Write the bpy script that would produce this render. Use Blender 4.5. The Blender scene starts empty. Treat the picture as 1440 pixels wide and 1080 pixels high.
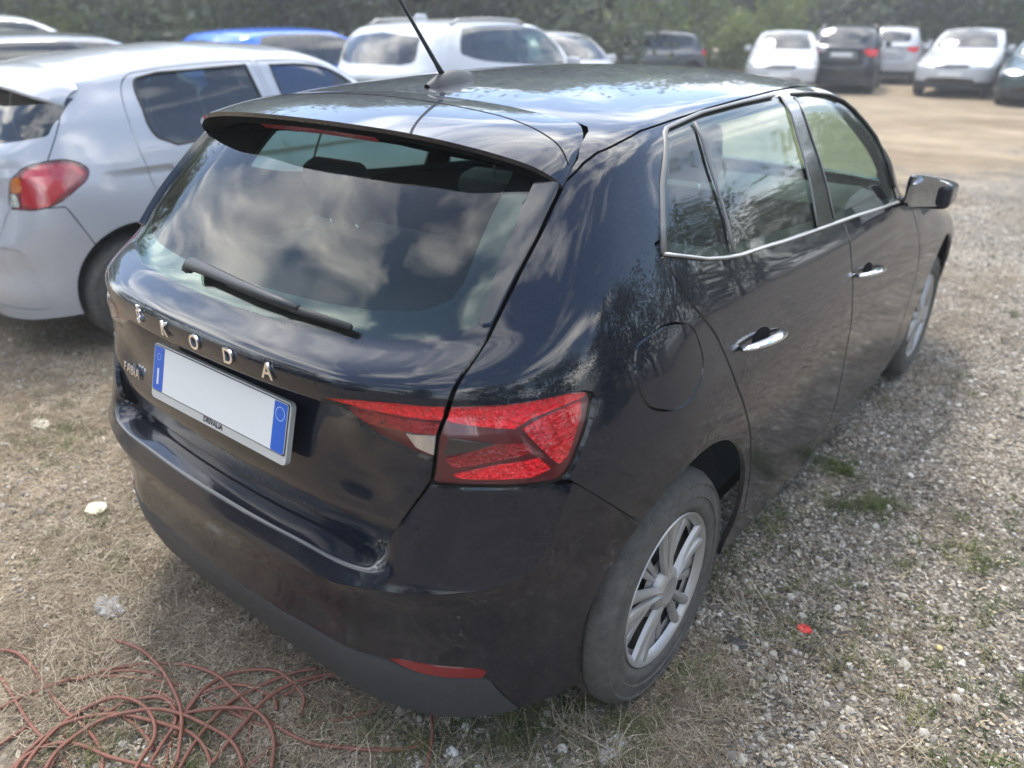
import bpy, bmesh, math, random
import numpy as np
from mathutils import Vector, Matrix, Euler
R=math.radians
scene=bpy.context.scene
# ---------------------------------------------------------------- camera
cam_data=bpy.data.cameras.new('camera'); cam=bpy.data.objects.new('camera',cam_data); scene.collection.objects.link(cam)
cam.location=(1.4713,-1.4205,1.5802); cam.rotation_euler=(1.1322,-.0032,.6735)
cam_data.sensor_width=36; cam_data.lens=36*1071.98/1440; cam_data.clip_start=.05; cam_data.clip_end=600
cam_data.dof.use_dof=True; cam_data.dof.focus_distance=1.75; cam_data.dof.aperture_fstop=2.2
scene.camera=cam
# ---------------------------------------------------------------- sky, sun, exposure
SUN_EL,SUN_AZ=R(63),R(307)          # azimuth of the sun measured clockwise from +Y
w=bpy.data.worlds.new('World'); scene.world=w; w.use_nodes=True
nt=w.node_tree; nt.nodes.clear()
def wn(t,**k):
    n=nt.nodes.new(t)
    for a,b in k.items(): setattr(n,a,b)
    return n
sky=wn('ShaderNodeTexSky',sky_type='NISHITA',sun_disc=False,sun_elevation=SUN_EL,sun_rotation=SUN_AZ,air_density=1.0,dust_density=.7,altitude=60)
tc=wn('ShaderNodeTexCoord'); mp=wn('ShaderNodeMapping'); mp.inputs['Scale'].default_value=(1.0,1.0,2.6)
n1=wn('ShaderNodeTexNoise'); n1.inputs['Scale'].default_value=2.3; n1.inputs['Detail'].default_value=6; n1.inputs['Roughness'].default_value=.5; n1.inputs['Distortion'].default_value=.35
cr=wn('ShaderNodeValToRGB'); cr.color_ramp.elements[0].position=.47; cr.color_ramp.elements[1].position=.72
n2=wn('ShaderNodeTexNoise'); n2.inputs['Scale'].default_value=5; n2.inputs['Detail'].default_value=6
cr2=wn('ShaderNodeValToRGB'); cr2.color_ramp.elements[0].color=(11,11.2,11.4,1); cr2.color_ramp.elements[1].color=(22,21.2,19.6,1); cr2.color_ramp.elements[0].position=.35; cr2.color_ramp.elements[1].position=.62
mx=wn('ShaderNodeMix',data_type='RGBA'); bg=wn('ShaderNodeBackground'); bg.inputs['Strength'].default_value=.15; out=wn('ShaderNodeOutputWorld')
L=nt.links.new
L(tc.outputs['Generated'],mp.inputs['Vector']); L(mp.outputs[0],n1.inputs['Vector']); L(mp.outputs[0],n2.inputs['Vector'])
L(n1.outputs['Fac'],cr.inputs['Fac']); L(n2.outputs['Fac'],cr2.inputs['Fac'])
L(cr.outputs['Color'],mx.inputs['Factor']); L(sky.outputs[0],mx.inputs['A']); L(cr2.outputs['Color'],mx.inputs['B'])
L(mx.outputs['Result'],bg.inputs['Color']); L(bg.outputs[0],out.inputs['Surface'])
sd=bpy.data.lights.new('sun','SUN'); sd.energy=1.35; sd.angle=R(14); sd.color=(1,.94,.84)
so=bpy.data.objects.new('sun',sd); scene.collection.objects.link(so)
dirv=Vector((math.sin(SUN_AZ)*math.cos(SUN_EL),math.cos(SUN_AZ)*math.cos(SUN_EL),math.sin(SUN_EL)))
so.rotation_euler=dirv.to_track_quat('Z','Y').to_euler(); so.location=(-8,6,14)
vs=scene.view_settings; vs.view_transform='Standard'; vs.look='None'; vs.exposure=1.55; vs.gamma=1; vs.use_curve_mapping=False
scene.cycles.max_bounces=8; scene.cycles.transparent_max_bounces=24; scene.cycles.glossy_bounces=5; scene.cycles.transmission_bounces=6
try: scene.cycles.use_denoising=True
except Exception: pass
C=scene.collection
rng=np.random.default_rng(7); random.seed(7)
# ---------------------------------------------------------------- helpers
def tag(o,label=None,cat=None,group=None,kind=None):
    if label: o['label']=label
    if cat: o['category']=cat
    if group: o['group']=group
    if kind: o['kind']=kind
    return o
def empty(name,loc=(0,0,0),rz=0,parent=None):
    o=bpy.data.objects.new(name,None); C.objects.link(o); o.location=loc; o.rotation_euler=(0,0,rz); o.empty_display_size=.2
    if parent: o.parent=parent
    return o
def mesh_obj(name,V,F,mat,parent=None,smooth=True,normals=None,auto=None):
    me=bpy.data.meshes.new(name); me.from_pydata([tuple(map(float,v)) for v in V],[],[tuple(int(i) for i in f) for f in F]); me.update()
    if mat:
        for m in (mat if isinstance(mat,(list,tuple)) else [mat]): me.materials.append(m)
    if smooth: me.polygons.foreach_set('use_smooth',[True]*len(me.polygons))
    if normals is not None and len(me.vertices): me.normals_split_custom_set_from_vertices([tuple(map(float,n)) for n in normals])
    o=bpy.data.objects.new(name,me); C.objects.link(o)
    if parent: o.parent=parent
    if auto is not None: sharp_by_angle(me,auto)
    return o
def sharp_by_angle(me,deg):
    bm=bmesh.new(); bm.from_mesh(me); lim=R(deg)
    for e in bm.edges:
        if len(e.link_faces)==2 and e.calc_face_angle(0)>lim: e.smooth=False
    bm.to_mesh(me); bm.free()
def soup_obj(name,s,mat,parent=None): return mesh_obj(name,s.V,s.F,mat,parent,True,s.N)
def bm_obj(name,bm,mat,parent=None,smooth=True,auto=35):
    me=bpy.data.meshes.new(name); bmesh.ops.recalc_face_normals(bm,faces=bm.faces[:]); bm.to_mesh(me); bm.free()
    for m in (mat if isinstance(mat,(list,tuple)) else [mat]): me.materials.append(m)
    if smooth:
        me.polygons.foreach_set('use_smooth',[True]*len(me.polygons)); sharp_by_angle(me,auto)
    o=bpy.data.objects.new(name,me); C.objects.link(o)
    if parent: o.parent=parent
    return o
def add_box(bm,c,s,rot=None,bevel=0):
    r=bmesh.ops.create_cube(bm,size=1); vs=r['verts']
    bmesh.ops.scale(bm,vec=s,verts=vs)
    if bevel>0:
        es=list({e for v in vs for e in v.link_edges}); b=bmesh.ops.bevel(bm,geom=es,offset=bevel,segments=2,profile=.5,affect='EDGES')
        vs=list({v for f in b['faces'] for v in f.verts}|{v for v in vs if v.is_valid})
    M=Matrix.Translation(c)@(Euler(rot).to_matrix().to_4x4() if rot else Matrix())
    bmesh.ops.transform(bm,matrix=M,verts=[v for v in vs if v.is_valid]); return vs
def box_obj(name,c,s,mat,parent=None,rot=None,bevel=.004):
    bm=bmesh.new(); add_box(bm,c,s,rot,bevel); return bm_obj(name,bm,mat,parent)
def sweep(path,radius,seg=8,closed=False,flat=1.0,caps=True):
    """tube along a polyline -> V,F ; radius scalar or list; flat squashes along the local binormal"""
    P=np.array(path,float); n=len(P); rad=np.full(n,radius) if np.isscalar(radius) else np.array(radius)
    T=np.gradient(P,axis=0) if not closed else np.roll(P,-1,0)-np.roll(P,1,0)
    T/=np.linalg.norm(T,axis=1,keepdims=True)+1e-9
    up=np.array([0,0,1.]); 
    if abs(T[0]@up)>.95: up=np.array([1.,0,0])
    V=[];a=np.arange(seg)/seg*2*np.pi
    u=np.cross(T[0],up);u/=np.linalg.norm(u)
    for i in range(n):
        u=u-T[i]*(u@T[i]); u/=np.linalg.norm(u)+1e-9; b=np.cross(T[i],u)
        V+=[P[i]+rad[i]*(np.cos(q)*u+flat*np.sin(q)*b) for q in a]
    F=[]
    for i in range(n if closed else n-1):
        j=(i+1)%n
        for k in range(seg): F.append((i*seg+k,i*seg+(k+1)%seg,j*seg+(k+1)%seg,j*seg+k))
    if caps and not closed: F+= [tuple(range(seg))[::-1],tuple((n-1)*seg+k for k in range(seg))]
    return np.array(V),F
def tube_obj(name,path,radius,mat,parent=None,seg=8,closed=False,flat=1.0):
    V,F=sweep(path,radius,seg,closed,flat); return mesh_obj(name,V,F,mat,parent)
def lathe(profile,seg=48,axis='x'):
    """profile of (axial, radius) -> V,F about the axis"""
    P=np.array(profile,float); V=[];F=[]; n=len(P)
    for k in range(seg):
        a=2*np.pi*k/seg
        for h,r in P:
            V.append((h,r*np.cos(a),r*np.sin(a)) if axis=='x' else (r*np.cos(a),r*np.sin(a),h))
    for k in range(seg):
        for i in range(n-1):
            a=k*n+i;b=((k+1)%seg)*n+i; F.append((a,a+1,b+1,b))
    return np.array(V),F
def copy_tree(o,parent=None):
    c=o.copy(); C.objects.link(c); c.parent=parent
    for ch in list(o.children): copy_tree(ch,c)
    return c
# ---------------------------------------------------------------- materials
def mat(name): 
    m=bpy.data.materials.new(name); m.use_nodes=True; n=m.node_tree; b=n.nodes['Principled BSDF']; return m,n,b
def N_(nt,t,**k):
    n=nt.nodes.new(t)
    for a,b in k.items(): setattr(n,a,b)
    return n
def noise(nt,scale,detail=4,rough=.5,vec=None,dist=0):
    n=N_(nt,'ShaderNodeTexNoise'); n.inputs['Scale'].default_value=scale; n.inputs['Detail'].default_value=detail; n.inputs['Roughness'].default_value=rough; n.inputs['Distortion'].default_value=dist
    if vec is not None: nt.links.new(vec,n.inputs['Vector'])
    return n.outputs['Fac']
def ramp(nt,fac,stops,interp='LINEAR'):
    r=N_(nt,'ShaderNodeValToRGB'); r.color_ramp.interpolation=interp; e=r.color_ramp.elements
    while len(e)>1: e.remove(e[-1])
    e[0].position=stops[0][0]; e[0].color=(*stops[0][1],1) if not np.isscalar(stops[0][1]) else (stops[0][1],)*3+(1,)
    for p,c in stops[1:]:
        q=e.new(p); q.color=(*c,1) if not np.isscalar(c) else (c,)*3+(1,)
    nt.links.new(fac,r.inputs['Fac']); return r.outputs['Color']
def math_(nt,op,a,b=None,clamp=False):
    n=N_(nt,'ShaderNodeMath',operation=op); n.use_clamp=clamp
    for i,v in enumerate((a,b)):
        if v is None: continue
        if isinstance(v,(int,float)): n.inputs[i].default_value=v
        else: nt.links.new(v,n.inputs[i])
    return n.outputs[0]
def mixc(nt,f,a,b,mode='MIX'):
    n=N_(nt,'ShaderNodeMix',data_type='RGBA',blend_type=mode)
    for k,v in (('Factor',f),('A',a),('B',b)):
        if isinstance(v,(int,float)): n.inputs[k].default_value=v
        elif isinstance(v,tuple): n.inputs[k].default_value=(*v,1)
        else: nt.links.new(v,n.inputs[k])
    return n.outputs['Result']
def bump(nt,b,h,strength=.3,dist=.01):
    n=N_(nt,'ShaderNodeBump'); n.inputs['Strength'].default_value=strength; n.inputs['Distance'].default_value=dist
    nt.links.new(h,n.inputs['Height']); nt.links.new(n.outputs[0],b.inputs['Normal'])
def objvec(nt): return N_(nt,'ShaderNodeTexCoord').outputs['Object']
def simple(name,col,rough=.5,metal=0,coat=0,spec=.5,var=.06,scale=30,bmp=0):
    m,n,b=mat(name); v=objvec(n); f=noise(n,scale,5,.6,v)
    n.links.new(mixc(n,f,tuple(c*(1-var) for c in col),tuple(min(1,c*(1+var)) for c in col)),b.inputs['Base Color'])
    b.inputs['Roughness'].default_value=rough; b.inputs['Metallic'].default_value=metal; b.inputs['Coat Weight'].default_value=coat; b.inputs['Coat Roughness'].default_value=.03; b.inputs['Specular IOR Level'].default_value=spec
    if bmp: bump(n,b,f,bmp,.003)
    return m
def paint(name,col,dust=.5,dustcol=(.20,.175,.14),metal=.0,rough=.3,orange=.0,flecks=True):
    """clear-coated car paint; road dust sits low on the sides and in splashes (object space: car coordinates)"""
    m,n,b=mat(name); v=objvec(n)
    sep=N_(n,'ShaderNodeSeparateXYZ'); n.links.new(v,sep.inputs[0])
    film=ramp(n,noise(n,7,7,.65,v),[(.36,0.0),(.72,.5)])
    spl=ramp(n,noise(n,65,4,.7,v),[(.52,0),(.70,1)])
    low=ramp(n,sep.outputs['Z'],[(.30,1),(.62,.42),(1.0,.10),(1.4,.05)])
    d=math_(n,'MULTIPLY',math_(n,'ADD',math_(n,'MULTIPLY',film,.5),math_(n,'MULTIPLY',spl,.45)),low)
    d=math_(n,'MULTIPLY',math_(n,'ADD',d,math_(n,'MULTIPLY',low,.10)),dust,True)
    fl=noise(n,900,2,.5,v)
    base=mixc(n,ramp(n,fl,[(.55,0),(.75,1)]),col,tuple(min(1,c*1.6+.004) for c in col)) if flecks else col
    c=mixc(n,d,base,dustcol)
    n.links.new(c,b.inputs['Base Color']); b.inputs['Metallic'].default_value=metal; b.inputs['Roughness'].default_value=rough
    cw=math_(n,'SUBTRACT',1.0,math_(n,'MULTIPLY',d,1.5),True); n.links.new(cw,b.inputs['Coat Weight'])
    n.links.new(math_(n,'ADD',math_(n,'ADD',.012,math_(n,'MULTIPLY',low,.07)),math_(n,'MULTIPLY',d,.5)),b.inputs['Coat Roughness'])
    b.inputs['Coat IOR'].default_value=1.5; b.inputs['Specular IOR Level'].default_value=.08
    return m
def glass(name,tint=(.55,.68,.62),dust=.06,refl=1.0,ior=1.5):
    """thin tinted pane: transparent + fresnel gloss + a film of dust"""
    m=bpy.data.materials.new(name); m.use_nodes=True; n=m.node_tree; n.nodes.clear()
    o=N_(n,'ShaderNodeOutputMaterial'); t=N_(n,'ShaderNodeBsdfTransparent'); t.inputs[0].default_value=(*tint,1)
    g=N_(n,'ShaderNodeBsdfGlossy'); g.inputs['Roughness'].default_value=.01; g.inputs[0].default_value=(refl,refl,refl,1)
    d=N_(n,'ShaderNodeBsdfDiffuse'); d.inputs[0].default_value=(.42,.40,.36,1)
    fr=N_(n,'ShaderNodeFresnel'); fr.inputs['IOR'].default_value=ior
    geo=N_(n,'ShaderNodeNewGeometry')
    n.links.new(math_(n,'ADD',math_(n,'MULTIPLY',geo.outputs['Backfacing'],1/ior-ior),ior),fr.inputs['IOR'])   # same gloss from either side of the pane
    v=objvec(n); f=math_(n,'MULTIPLY',ramp(n,noise(n,9,6,.65,v),[(.3,.35),(.75,1)]),dust)
    a=N_(n,'ShaderNodeMixShader'); b=N_(n,'ShaderNodeMixShader')
    n.links.new(f,a.inputs[0]); n.links.new(t.outputs[0],a.inputs[1]); n.links.new(d.outputs[0],a.inputs[2])
    n.links.new(fr.outputs[0],b.inputs[0]); n.links.new(a.outputs[0],b.inputs[1]); n.links.new(g.outputs[0],b.inputs[2])
    n.links.new(b.outputs[0],o.inputs[0]); return m
M={}
M['paint_black']=paint('paint_black',(.003,.0045,.0105),dust=.2,rough=.4,dustcol=(.15,.13,.10))
M['gloss_black']=simple('gloss_black',(.006,.006,.007),rough=.12,coat=.6,var=.0)
M['plastic']=simple('plastic',(.035,.037,.040),rough=.55,var=.25,scale=60,bmp=.15)
M['rubber_seal']=simple('rubber_seal',(.02,.02,.02),rough=.6)
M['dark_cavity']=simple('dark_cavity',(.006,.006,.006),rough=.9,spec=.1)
M['trim']=simple('trim',(.36,.35,.335),rough=.36,metal=.8,var=.08)
M['trim_grey']=simple('trim_grey',(.16,.157,.15),rough=.5,metal=.3,var=.12)
M['chrome']=simple('chrome',(.82,.82,.83),rough=.08,metal=1,var=.02)
M['glass']=glass('car_glass',(.66,.80,.72),.05)
M['glass_rear']=glass('rear_glass',(.58,.72,.67),.018,refl=.72,ior=1.52)
M['mirror']=simple('mirror_glass',(.36,.38,.40),rough=.02,metal=1,var=.0)
M['cabin']=simple('cabin',(.022,.024,.026),rough=.85,var=.2,bmp=.1)
M['cabin_lining']=simple('cabin_lining',(.20,.21,.20),rough=.9,var=.1)
M['rim']=simple('rim_silver',(.38,.375,.365),rough=.38,metal=.6,var=.2,scale=18)
M['hub_dark']=simple('hub_dark',(.05,.048,.045),rough=.7,metal=.3)
M['plate_white']=simple('plate_white',(.62,.62,.60),rough=.35,var=.02,scale=8)
M['plate_blue']=simple('plate_blue',(.005,.085,.42),rough=.35,var=.03)
M['plate_frame']=simple('plate_frame',(.50,.51,.50),rough=.4,metal=.4,var=.05)
M['print_black']=simple('print_black',(.015,.015,.02),rough=.5)
M['print_pale']=simple('print_pale',(.45,.58,.80),rough=.5)
def red(name,col,rough=.15,facet=0):
    m,n,b=mat(name); v=objvec(n)
    b.inputs['Roughness'].default_value=rough; b.inputs['Coat Weight'].default_value=.5
    if facet:
        vo=N_(n,'ShaderNodeTexVoronoi',feature='F1'); vo.inputs['Scale'].default_value=facet; n.links.new(v,vo.inputs['Vector'])
        c=ramp(n,vo.outputs['Color'],[(.1,tuple(x*.6 for x in col)),(.9,tuple(min(1,x*1.2) for x in col))]); n.links.new(c,b.inputs['Base Color']); bump(n,b,vo.outputs['Distance'],.6,.006)
    else: b.inputs['Base Color'].default_value=(*col,1)
    return m
M['lamp_dark']=red('lamp_dark',(.09,.003,.007),.3)
M['lamp_red']=red('lamp_red',(.78,.004,.012),.2,170)
M['lamp_deep']=red('lamp_deep',(.26,.003,.008),.25,120)
M['lamp_crystal']=red('lamp_crystal',(.55,.004,.010),.15,110)
M['lamp_clear']=simple('lamp_clear',(.55,.55,.54),rough=.12,metal=.8,var=.3,scale=50)
M['lamp_smoke']=simple('lamp_smoke',(.025,.022,.022),rough=.2,coat=.5)
M['lens']=glass('lamp_lens',(.97,.93,.93),.0,ior=1.36)
M['reflector_red']=red('reflector_red',(.16,.005,.009),.25)
M['lens_clear']=glass('lens_clear',(.9,.92,.92),.01)
def tyre_mat():
    m,n,b=mat('tyre_rubber'); v=objvec(n); f=noise(n,28,7,.7,v); g=noise(n,160,4,.7,v)
    c=mixc(n,ramp(n,math_(n,'ADD',math_(n,'MULTIPLY',f,.7),math_(n,'MULTIPLY',g,.3)),[(.30,0),(.70,1)]),(.030,.029,.028),(.105,.098,.084))
    n.links.new(c,b.inputs['Base Color']); b.inputs['Roughness'].default_value=.85; bump(n,b,g,.3,.002); return m
M['tyre']=tyre_mat()
M['scratch']=simple('scratch',(.34,.35,.36),rough=.7)
# ---------------------------------------------------------------- lofted car bodies
# rows of station points run from the rear centre round the right side to the front centre
NET_HATCH = [
 [(0,-.64,.205),(.3,-.635,.205),(.48,-.62,.205),(.5304,-.6032,.2071),(.6,-.58,.21),(.695,-.513,.22),(.755,-.435,.225),(.8,-.342,.23),(.83,-.12,.23),(.84,.2,.215),(.845,.6,.195),(.845,1,.19),(.845,1.4,.19),(.845,1.78,.19),(.845,2.2,.2),(.835,2.6,.205),(.8,2.95,.205),(.7,3.2,.205),(.4,3.34,.205),(0,3.38,.205)],
 [(0,-.682,.335),(.3,-.672,.335),(.48,-.658,.335),(.5304,-.6399,.335),(.6,-.615,.335),(.7,-.535,.335),(.765,-.445,.335),(.815,-.338,.335),(.855,-.12,.335),(.865,.2,.325),(.866,.6,.32),(.866,1,.32),(.866,1.4,.32),(.866,1.78,.32),(.868,2.2,.32),(.86,2.6,.33),(.83,2.95,.34),(.74,3.22,.35),(.42,3.38,.36),(0,3.43,.36)],
 [(0,-.676,.45),(.3,-.666,.45),(.48,-.65,.45),(.5304,-.6315,.45),(.6,-.606,.45),(.7,-.528,.45),(.77,-.44,.45),(.822,-.333,.45),(.872,-.12,.45),(.88,.2,.45),(.878,.6,.45),(.876,1,.45),(.876,1.4,.45),(.876,1.78,.45),(.88,2.2,.45),(.878,2.6,.45),(.845,2.95,.46),(.75,3.22,.47),(.42,3.385,.48),(0,3.435,.48)],
 [(0,-.692,.556),(.3,-.683,.558),(.503,-.662,.563),(.532,-.653,.566),(.6,-.627,.57),(.7,-.548,.575),(.775,-.45,.575),(.828,-.333,.575),(.882,-.12,.575),(.889,.2,.575),(.885,.6,.575),(.882,1,.575),(.882,1.4,.575),(.882,1.78,.575),(.888,2.2,.575),(.886,2.6,.575),(.85,2.95,.575),(.755,3.22,.575),(.42,3.385,.58),(0,3.435,.58)],
 [(0,-.677,.592),(.3,-.668,.594),(.503,-.6485,.599),(.532,-.642,.605),(.6,-.6165,.61),(.7,-.543,.62),(.777,-.45,.62),(.83,-.333,.62),(.884,-.12,.62),(.89,.2,.62),(.887,.6,.62),(.884,1,.62),(.884,1.4,.62),(.884,1.78,.62),(.888,2.2,.62),(.886,2.6,.62),(.85,2.95,.62),(.755,3.215,.62),(.42,3.378,.63),(0,3.428,.63)],
 [(0,-.61,.605),(.3,-.6,.607),(.503,-.589,.613),(.532,-.632,.645),(.6,-.606,.65),(.7,-.537,.66),(.778,-.45,.66),(.83,-.333,.66),(.884,-.12,.66),(.89,.2,.665),(.888,.6,.665),(.886,1,.665),(.886,1.4,.665),(.886,1.78,.665),(.888,2.2,.665),(.885,2.6,.665),(.848,2.95,.66),(.75,3.205,.66),(.42,3.36,.67),(0,3.41,.67)],
 [(0,-.632,.7),(.3,-.621,.7),(.503,-.591,.7),(.535,-.611,.713),(.6,-.588,.725),(.7,-.523,.735),(.775,-.445,.735),(.828,-.333,.735),(.88,-.12,.735),(.887,.2,.735),(.886,.6,.735),(.885,1,.735),(.885,1.4,.735),(.884,1.78,.735),(.884,2.2,.735),(.875,2.6,.73),(.83,2.95,.71),(.735,3.17,.7),(.42,3.32,.71),(0,3.37,.715)],
 [(0,-.609,.82),(.3,-.598,.82),(.48,-.584,.82),(.5304,-.5769,.82),(.6,-.567,.82),(.695,-.508,.825),(.765,-.435,.83),(.818,-.328,.83),(.866,-.12,.83),(.876,.2,.83),(.876,.6,.83),(.875,1,.825),(.874,1.4,.815),(.872,1.78,.805),(.868,2.2,.8),(.85,2.6,.785),(.795,2.92,.76),(.7,3.1,.75),(.41,3.22,.76),(0,3.27,.765)],
 [(0,-.587,.912),(.3,-.577,.912),(.46,-.601,.912),(.5159,-.588,.9091),(.593,-.573,.905),(.68,-.512,.905),(.748,-.428,.905),(.799,-.321,.905),(.846,-.12,.905),(.857,.2,.9),(.858,.6,.893),(.86,1,.885),(.86,1.4,.876),(.858,1.78,.866),(.852,2.16,.858),(.82,2.53,.838),(.755,2.82,.812),(.655,2.98,.802),(.388,3.075,.812),(0,3.115,.817)],
 [(0,-.65,.932),(.3,-.638,.932),(.47,-.609,.932),(.5204,-.5905,.9354),(.59,-.565,.94),(.675,-.499,.94),(.743,-.415,.935),(.793,-.31,.935),(.838,-.12,.935),(.85,.2,.925),(.852,.6,.915),(.854,1,.905),(.854,1.4,.895),(.853,1.78,.885),(.845,2.15,.875),(.81,2.5,.855),(.74,2.78,.83),(.64,2.93,.82),(.38,3.02,.83),(0,3.06,.835)],
 [(0,-.654,.988),(.3,-.641,.988),(.48,-.612,.99),(.522,-.5935,.9921),(.58,-.568,.995),(.66,-.499,1),(.725,-.408,1),(.776,-.3,1.005),(.815,-.12,1.005),(.829,.2,1),(.833,.6,.985),(.836,1,.97),(.838,1.4,.955),(.838,1.78,.94),(.82,2.1,.925),(.76,2.36,.91),(.68,2.55,.9),(.57,2.65,.9),(.34,2.71,.91),(0,2.74,.915)],
 [(0,-.575,1.03),(.28,-.56,1.031),(.45,-.53,1.034),(.4941,-.514,1.0386),(.555,-.492,1.045),(.635,-.432,1.06),(.705,-.355,1.075),(.755,-.26,1.085),(.782,-.1,1.095),(.796,.2,1.085),(.8,.6,1.06),(.805,1,1.04),(.812,1.4,1.02),(.815,1.74,.995),(.775,1.95,.985),(.7,2.05,.985),(.6,2.11,.99),(.47,2.15,.995),(.25,2.19,1),(0,2.2,1.005)],
 [(0,-.482,1.136),(.275,-.47,1.136),(.43,-.448,1.136),(.472,-.4341,1.1377),(.53,-.415,1.14),(.605,-.366,1.153),(.672,-.295,1.165),(.717,-.21,1.175),(.742,-.07,1.185),(.753,.2,1.185),(.752,.58,1.18),(.755,.96,1.17),(.76,1.33,1.155),(.766,1.63,1.13),(.76,1.775,1.125),(.69,1.87,1.125),(.59,1.93,1.13),(.46,1.97,1.13),(.24,2.01,1.135),(0,2.02,1.14)],
 [(0,-.382,1.235),(.27,-.374,1.234),(.41,-.357,1.232),(.4499,-.3448,1.232),(.505,-.328,1.232),(.575,-.286,1.24),(.637,-.222,1.255),(.675,-.15,1.265),(.694,-.03,1.278),(.698,.2,1.285),(.695,.57,1.29),(.696,.93,1.288),(.7,1.22,1.28),(.706,1.47,1.265),(.7,1.6,1.26),(.635,1.685,1.262),(.54,1.735,1.265),(.42,1.77,1.27),(.22,1.8,1.275),(0,1.81,1.28)],
 [(0,-.267,1.327),(.26,-.262,1.323),(.395,-.249,1.316),(.4328,-.2402,1.3152),(.485,-.228,1.314),(.55,-.191,1.321),(.603,-.135,1.335),(.635,-.07,1.346),(.648,.03,1.36),(.645,.22,1.378),(.635,.56,1.392),(.635,.9,1.392),(.638,1.1,1.388),(.643,1.29,1.374),(.638,1.42,1.37),(.58,1.48,1.376),(.49,1.515,1.384),(.38,1.54,1.392),(.2,1.565,1.4),(0,1.575,1.404)],
 [(0,-.17,1.395),(.25,-.165,1.39),(.37,-.155,1.382),(.4057,-.1487,1.3786),(.455,-.14,1.374),(.515,-.115,1.372),(.56,-.075,1.373),(.59,-.02,1.38),(.6,.06,1.39),(.6,.24,1.404),(.592,.55,1.418),(.592,.88,1.42),(.597,1.04,1.417),(.6,1.19,1.41),(.594,1.29,1.409),(.54,1.34,1.414),(.46,1.37,1.421),(.36,1.395,1.428),(.19,1.42,1.434),(0,1.43,1.437)],
]
SHARP_ROWS = (4,5,8,9)
HATCH_CREASE = {3:.6, 4:.85, 5:.85, 8:.7, 9:.8, 10:.3, 11:.75}

def _cr(P, n, mirror0=None, closed=False, sharp=(), ts=None):
    """Catmull-Rom through P (k,3) with n[i] samples per interval -> array incl. the last point."""
    k=len(P)
    out=[]
    for i in range(k-1):
        p1,p2=P[i],P[i+1]
        p0=P[i-1] if i>0 else (mirror0(P[1]) if mirror0 else 2*p1-p2)
        p3=P[i+2] if i+2<k else (mirror0(P[k-2]) if mirror0 else 2*p2-p1)
        if i in sharp: p0=2*p1-p2
        if i+1 in sharp: p3=2*p2-p1
        # chord-length aware tangents
        d01=np.linalg.norm(p1-p0)+1e-6; d12=np.linalg.norm(p2-p1)+1e-6; d23=np.linalg.norm(p3-p2)+1e-6
        m1=((p1-p0)/d01*d12+(p2-p1)/d12*d01)/(d01+d12)*d12
        m2=((p2-p1)/d12*d23+(p3-p2)/d23*d12)/(d12+d23)*d12
        for t in (np.arange(n[i])/n[i] if ts is None else ts[i]):
            h00=2*t**3-3*t**2+1;h10=t**3-2*t**2+t;h01=-2*t**3+3*t**2;h11=t**3-t**2
            out.append(h00*p1+h10*m1+h01*p2+h11*m2)
    out.append(P[-1]); return np.array(out)

def loft(net, crease, step=.025, smooth=6):
    """fine grid (rows, stations, 3) of the right half (x>=0)"""
    N=np.array(net,float); R,S,_=N.shape
    ns=[max(2,int(np.ceil(np.max(np.linalg.norm(N[:,i+1]-N[:,i],axis=1))/step))) for i in range(S-1)]
    nr=[max(2,int(np.ceil(np.max(np.linalg.norm(N[i+1,:13]-N[i,:13],axis=1))/step))) for i in range(R-1)]
    mir=lambda q: q*np.array([-1,1,1.])
    A=np.array([_cr(N[r],ns,mir) for r in range(R)])             # R x S' x 3
    sharp=SHARP_ROWS; ts=[]
    for i in range(R-1):
        t=list(np.arange(nr[i])/nr[i]); e=min(.25/nr[i],.0035/max(1e-3,np.linalg.norm(N[i+1,0]-N[i,0])))
        if i in sharp: t.insert(1,e)
        if i+1 in sharp: t.append(1-e)
        ts.append(t)
    nr=[len(t) for t in ts]
    B=np.array([_cr(A[:,s],nr,None,False,sharp,ts) for s in range(A.shape[1])]).transpose(1,0,2)
    rows=np.cumsum([0]+nr)
    w=np.ones(B.shape[0])
    for r,c in crease.items(): w[rows[r]]=1-c
    for r in sharp: w[rows[r]-1:rows[r]+2]=0
    w[0]=w[-1]=0
    for it in range(smooth):
        E=np.concatenate([mir(B[:,1:2]),B,mir(B[:,-2:-1])],1)
        Ls=(E[:,:-2]+E[:,2:])/2-B
        Lr=np.zeros_like(B); Lr[1:-1]=(B[:-2]+B[2:])/2-B[1:-1]
        B=B+.35*Ls+.45*Lr*w[:,None,None]
        B[:,0,0]=0;B[:,-1,0]=0
    return B, rows, np.cumsum([0]+ns)

# ---------------------------------------------------------------- polygon-soup helpers for cutting panels
def grid_faces(nr,ns,off=0,flip=False):
    i,j=np.meshgrid(np.arange(nr-1),np.arange(ns-1),indexing='ij')
    a=(i*ns+j).ravel();b=a+1;c=a+ns+1;d=a+ns
    q=np.stack([a,b,c,d],1)
    return (q[:,::-1] if flip else q)+off

def sd_poly(P2, poly):
    """signed distance of points (n,2) to a closed polygon, negative inside"""
    V=np.array(poly,float); n=len(P2); d=np.full(n,1e9); ins=np.zeros(n,bool)
    for i in range(len(V)):
        a=V[i-1]; b=V[i]; e=b-a; w=P2-a
        t=np.clip((w@e)/(e@e+1e-12),0,1); q=w-t[:,None]*e
        d=np.minimum(d,(q*q).sum(1))
        c=((a[1]<=P2[:,1])&(b[1]>P2[:,1]))|((b[1]<=P2[:,1])&(a[1]>P2[:,1]))
        if abs(e[1])>1e-12:
            xi=a[0]+(P2[:,1]-a[1])/e[1]*e[0]; ins^=c&(P2[:,0]<xi)
    d=np.sqrt(d); return np.where(ins,-d,d)

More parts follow.
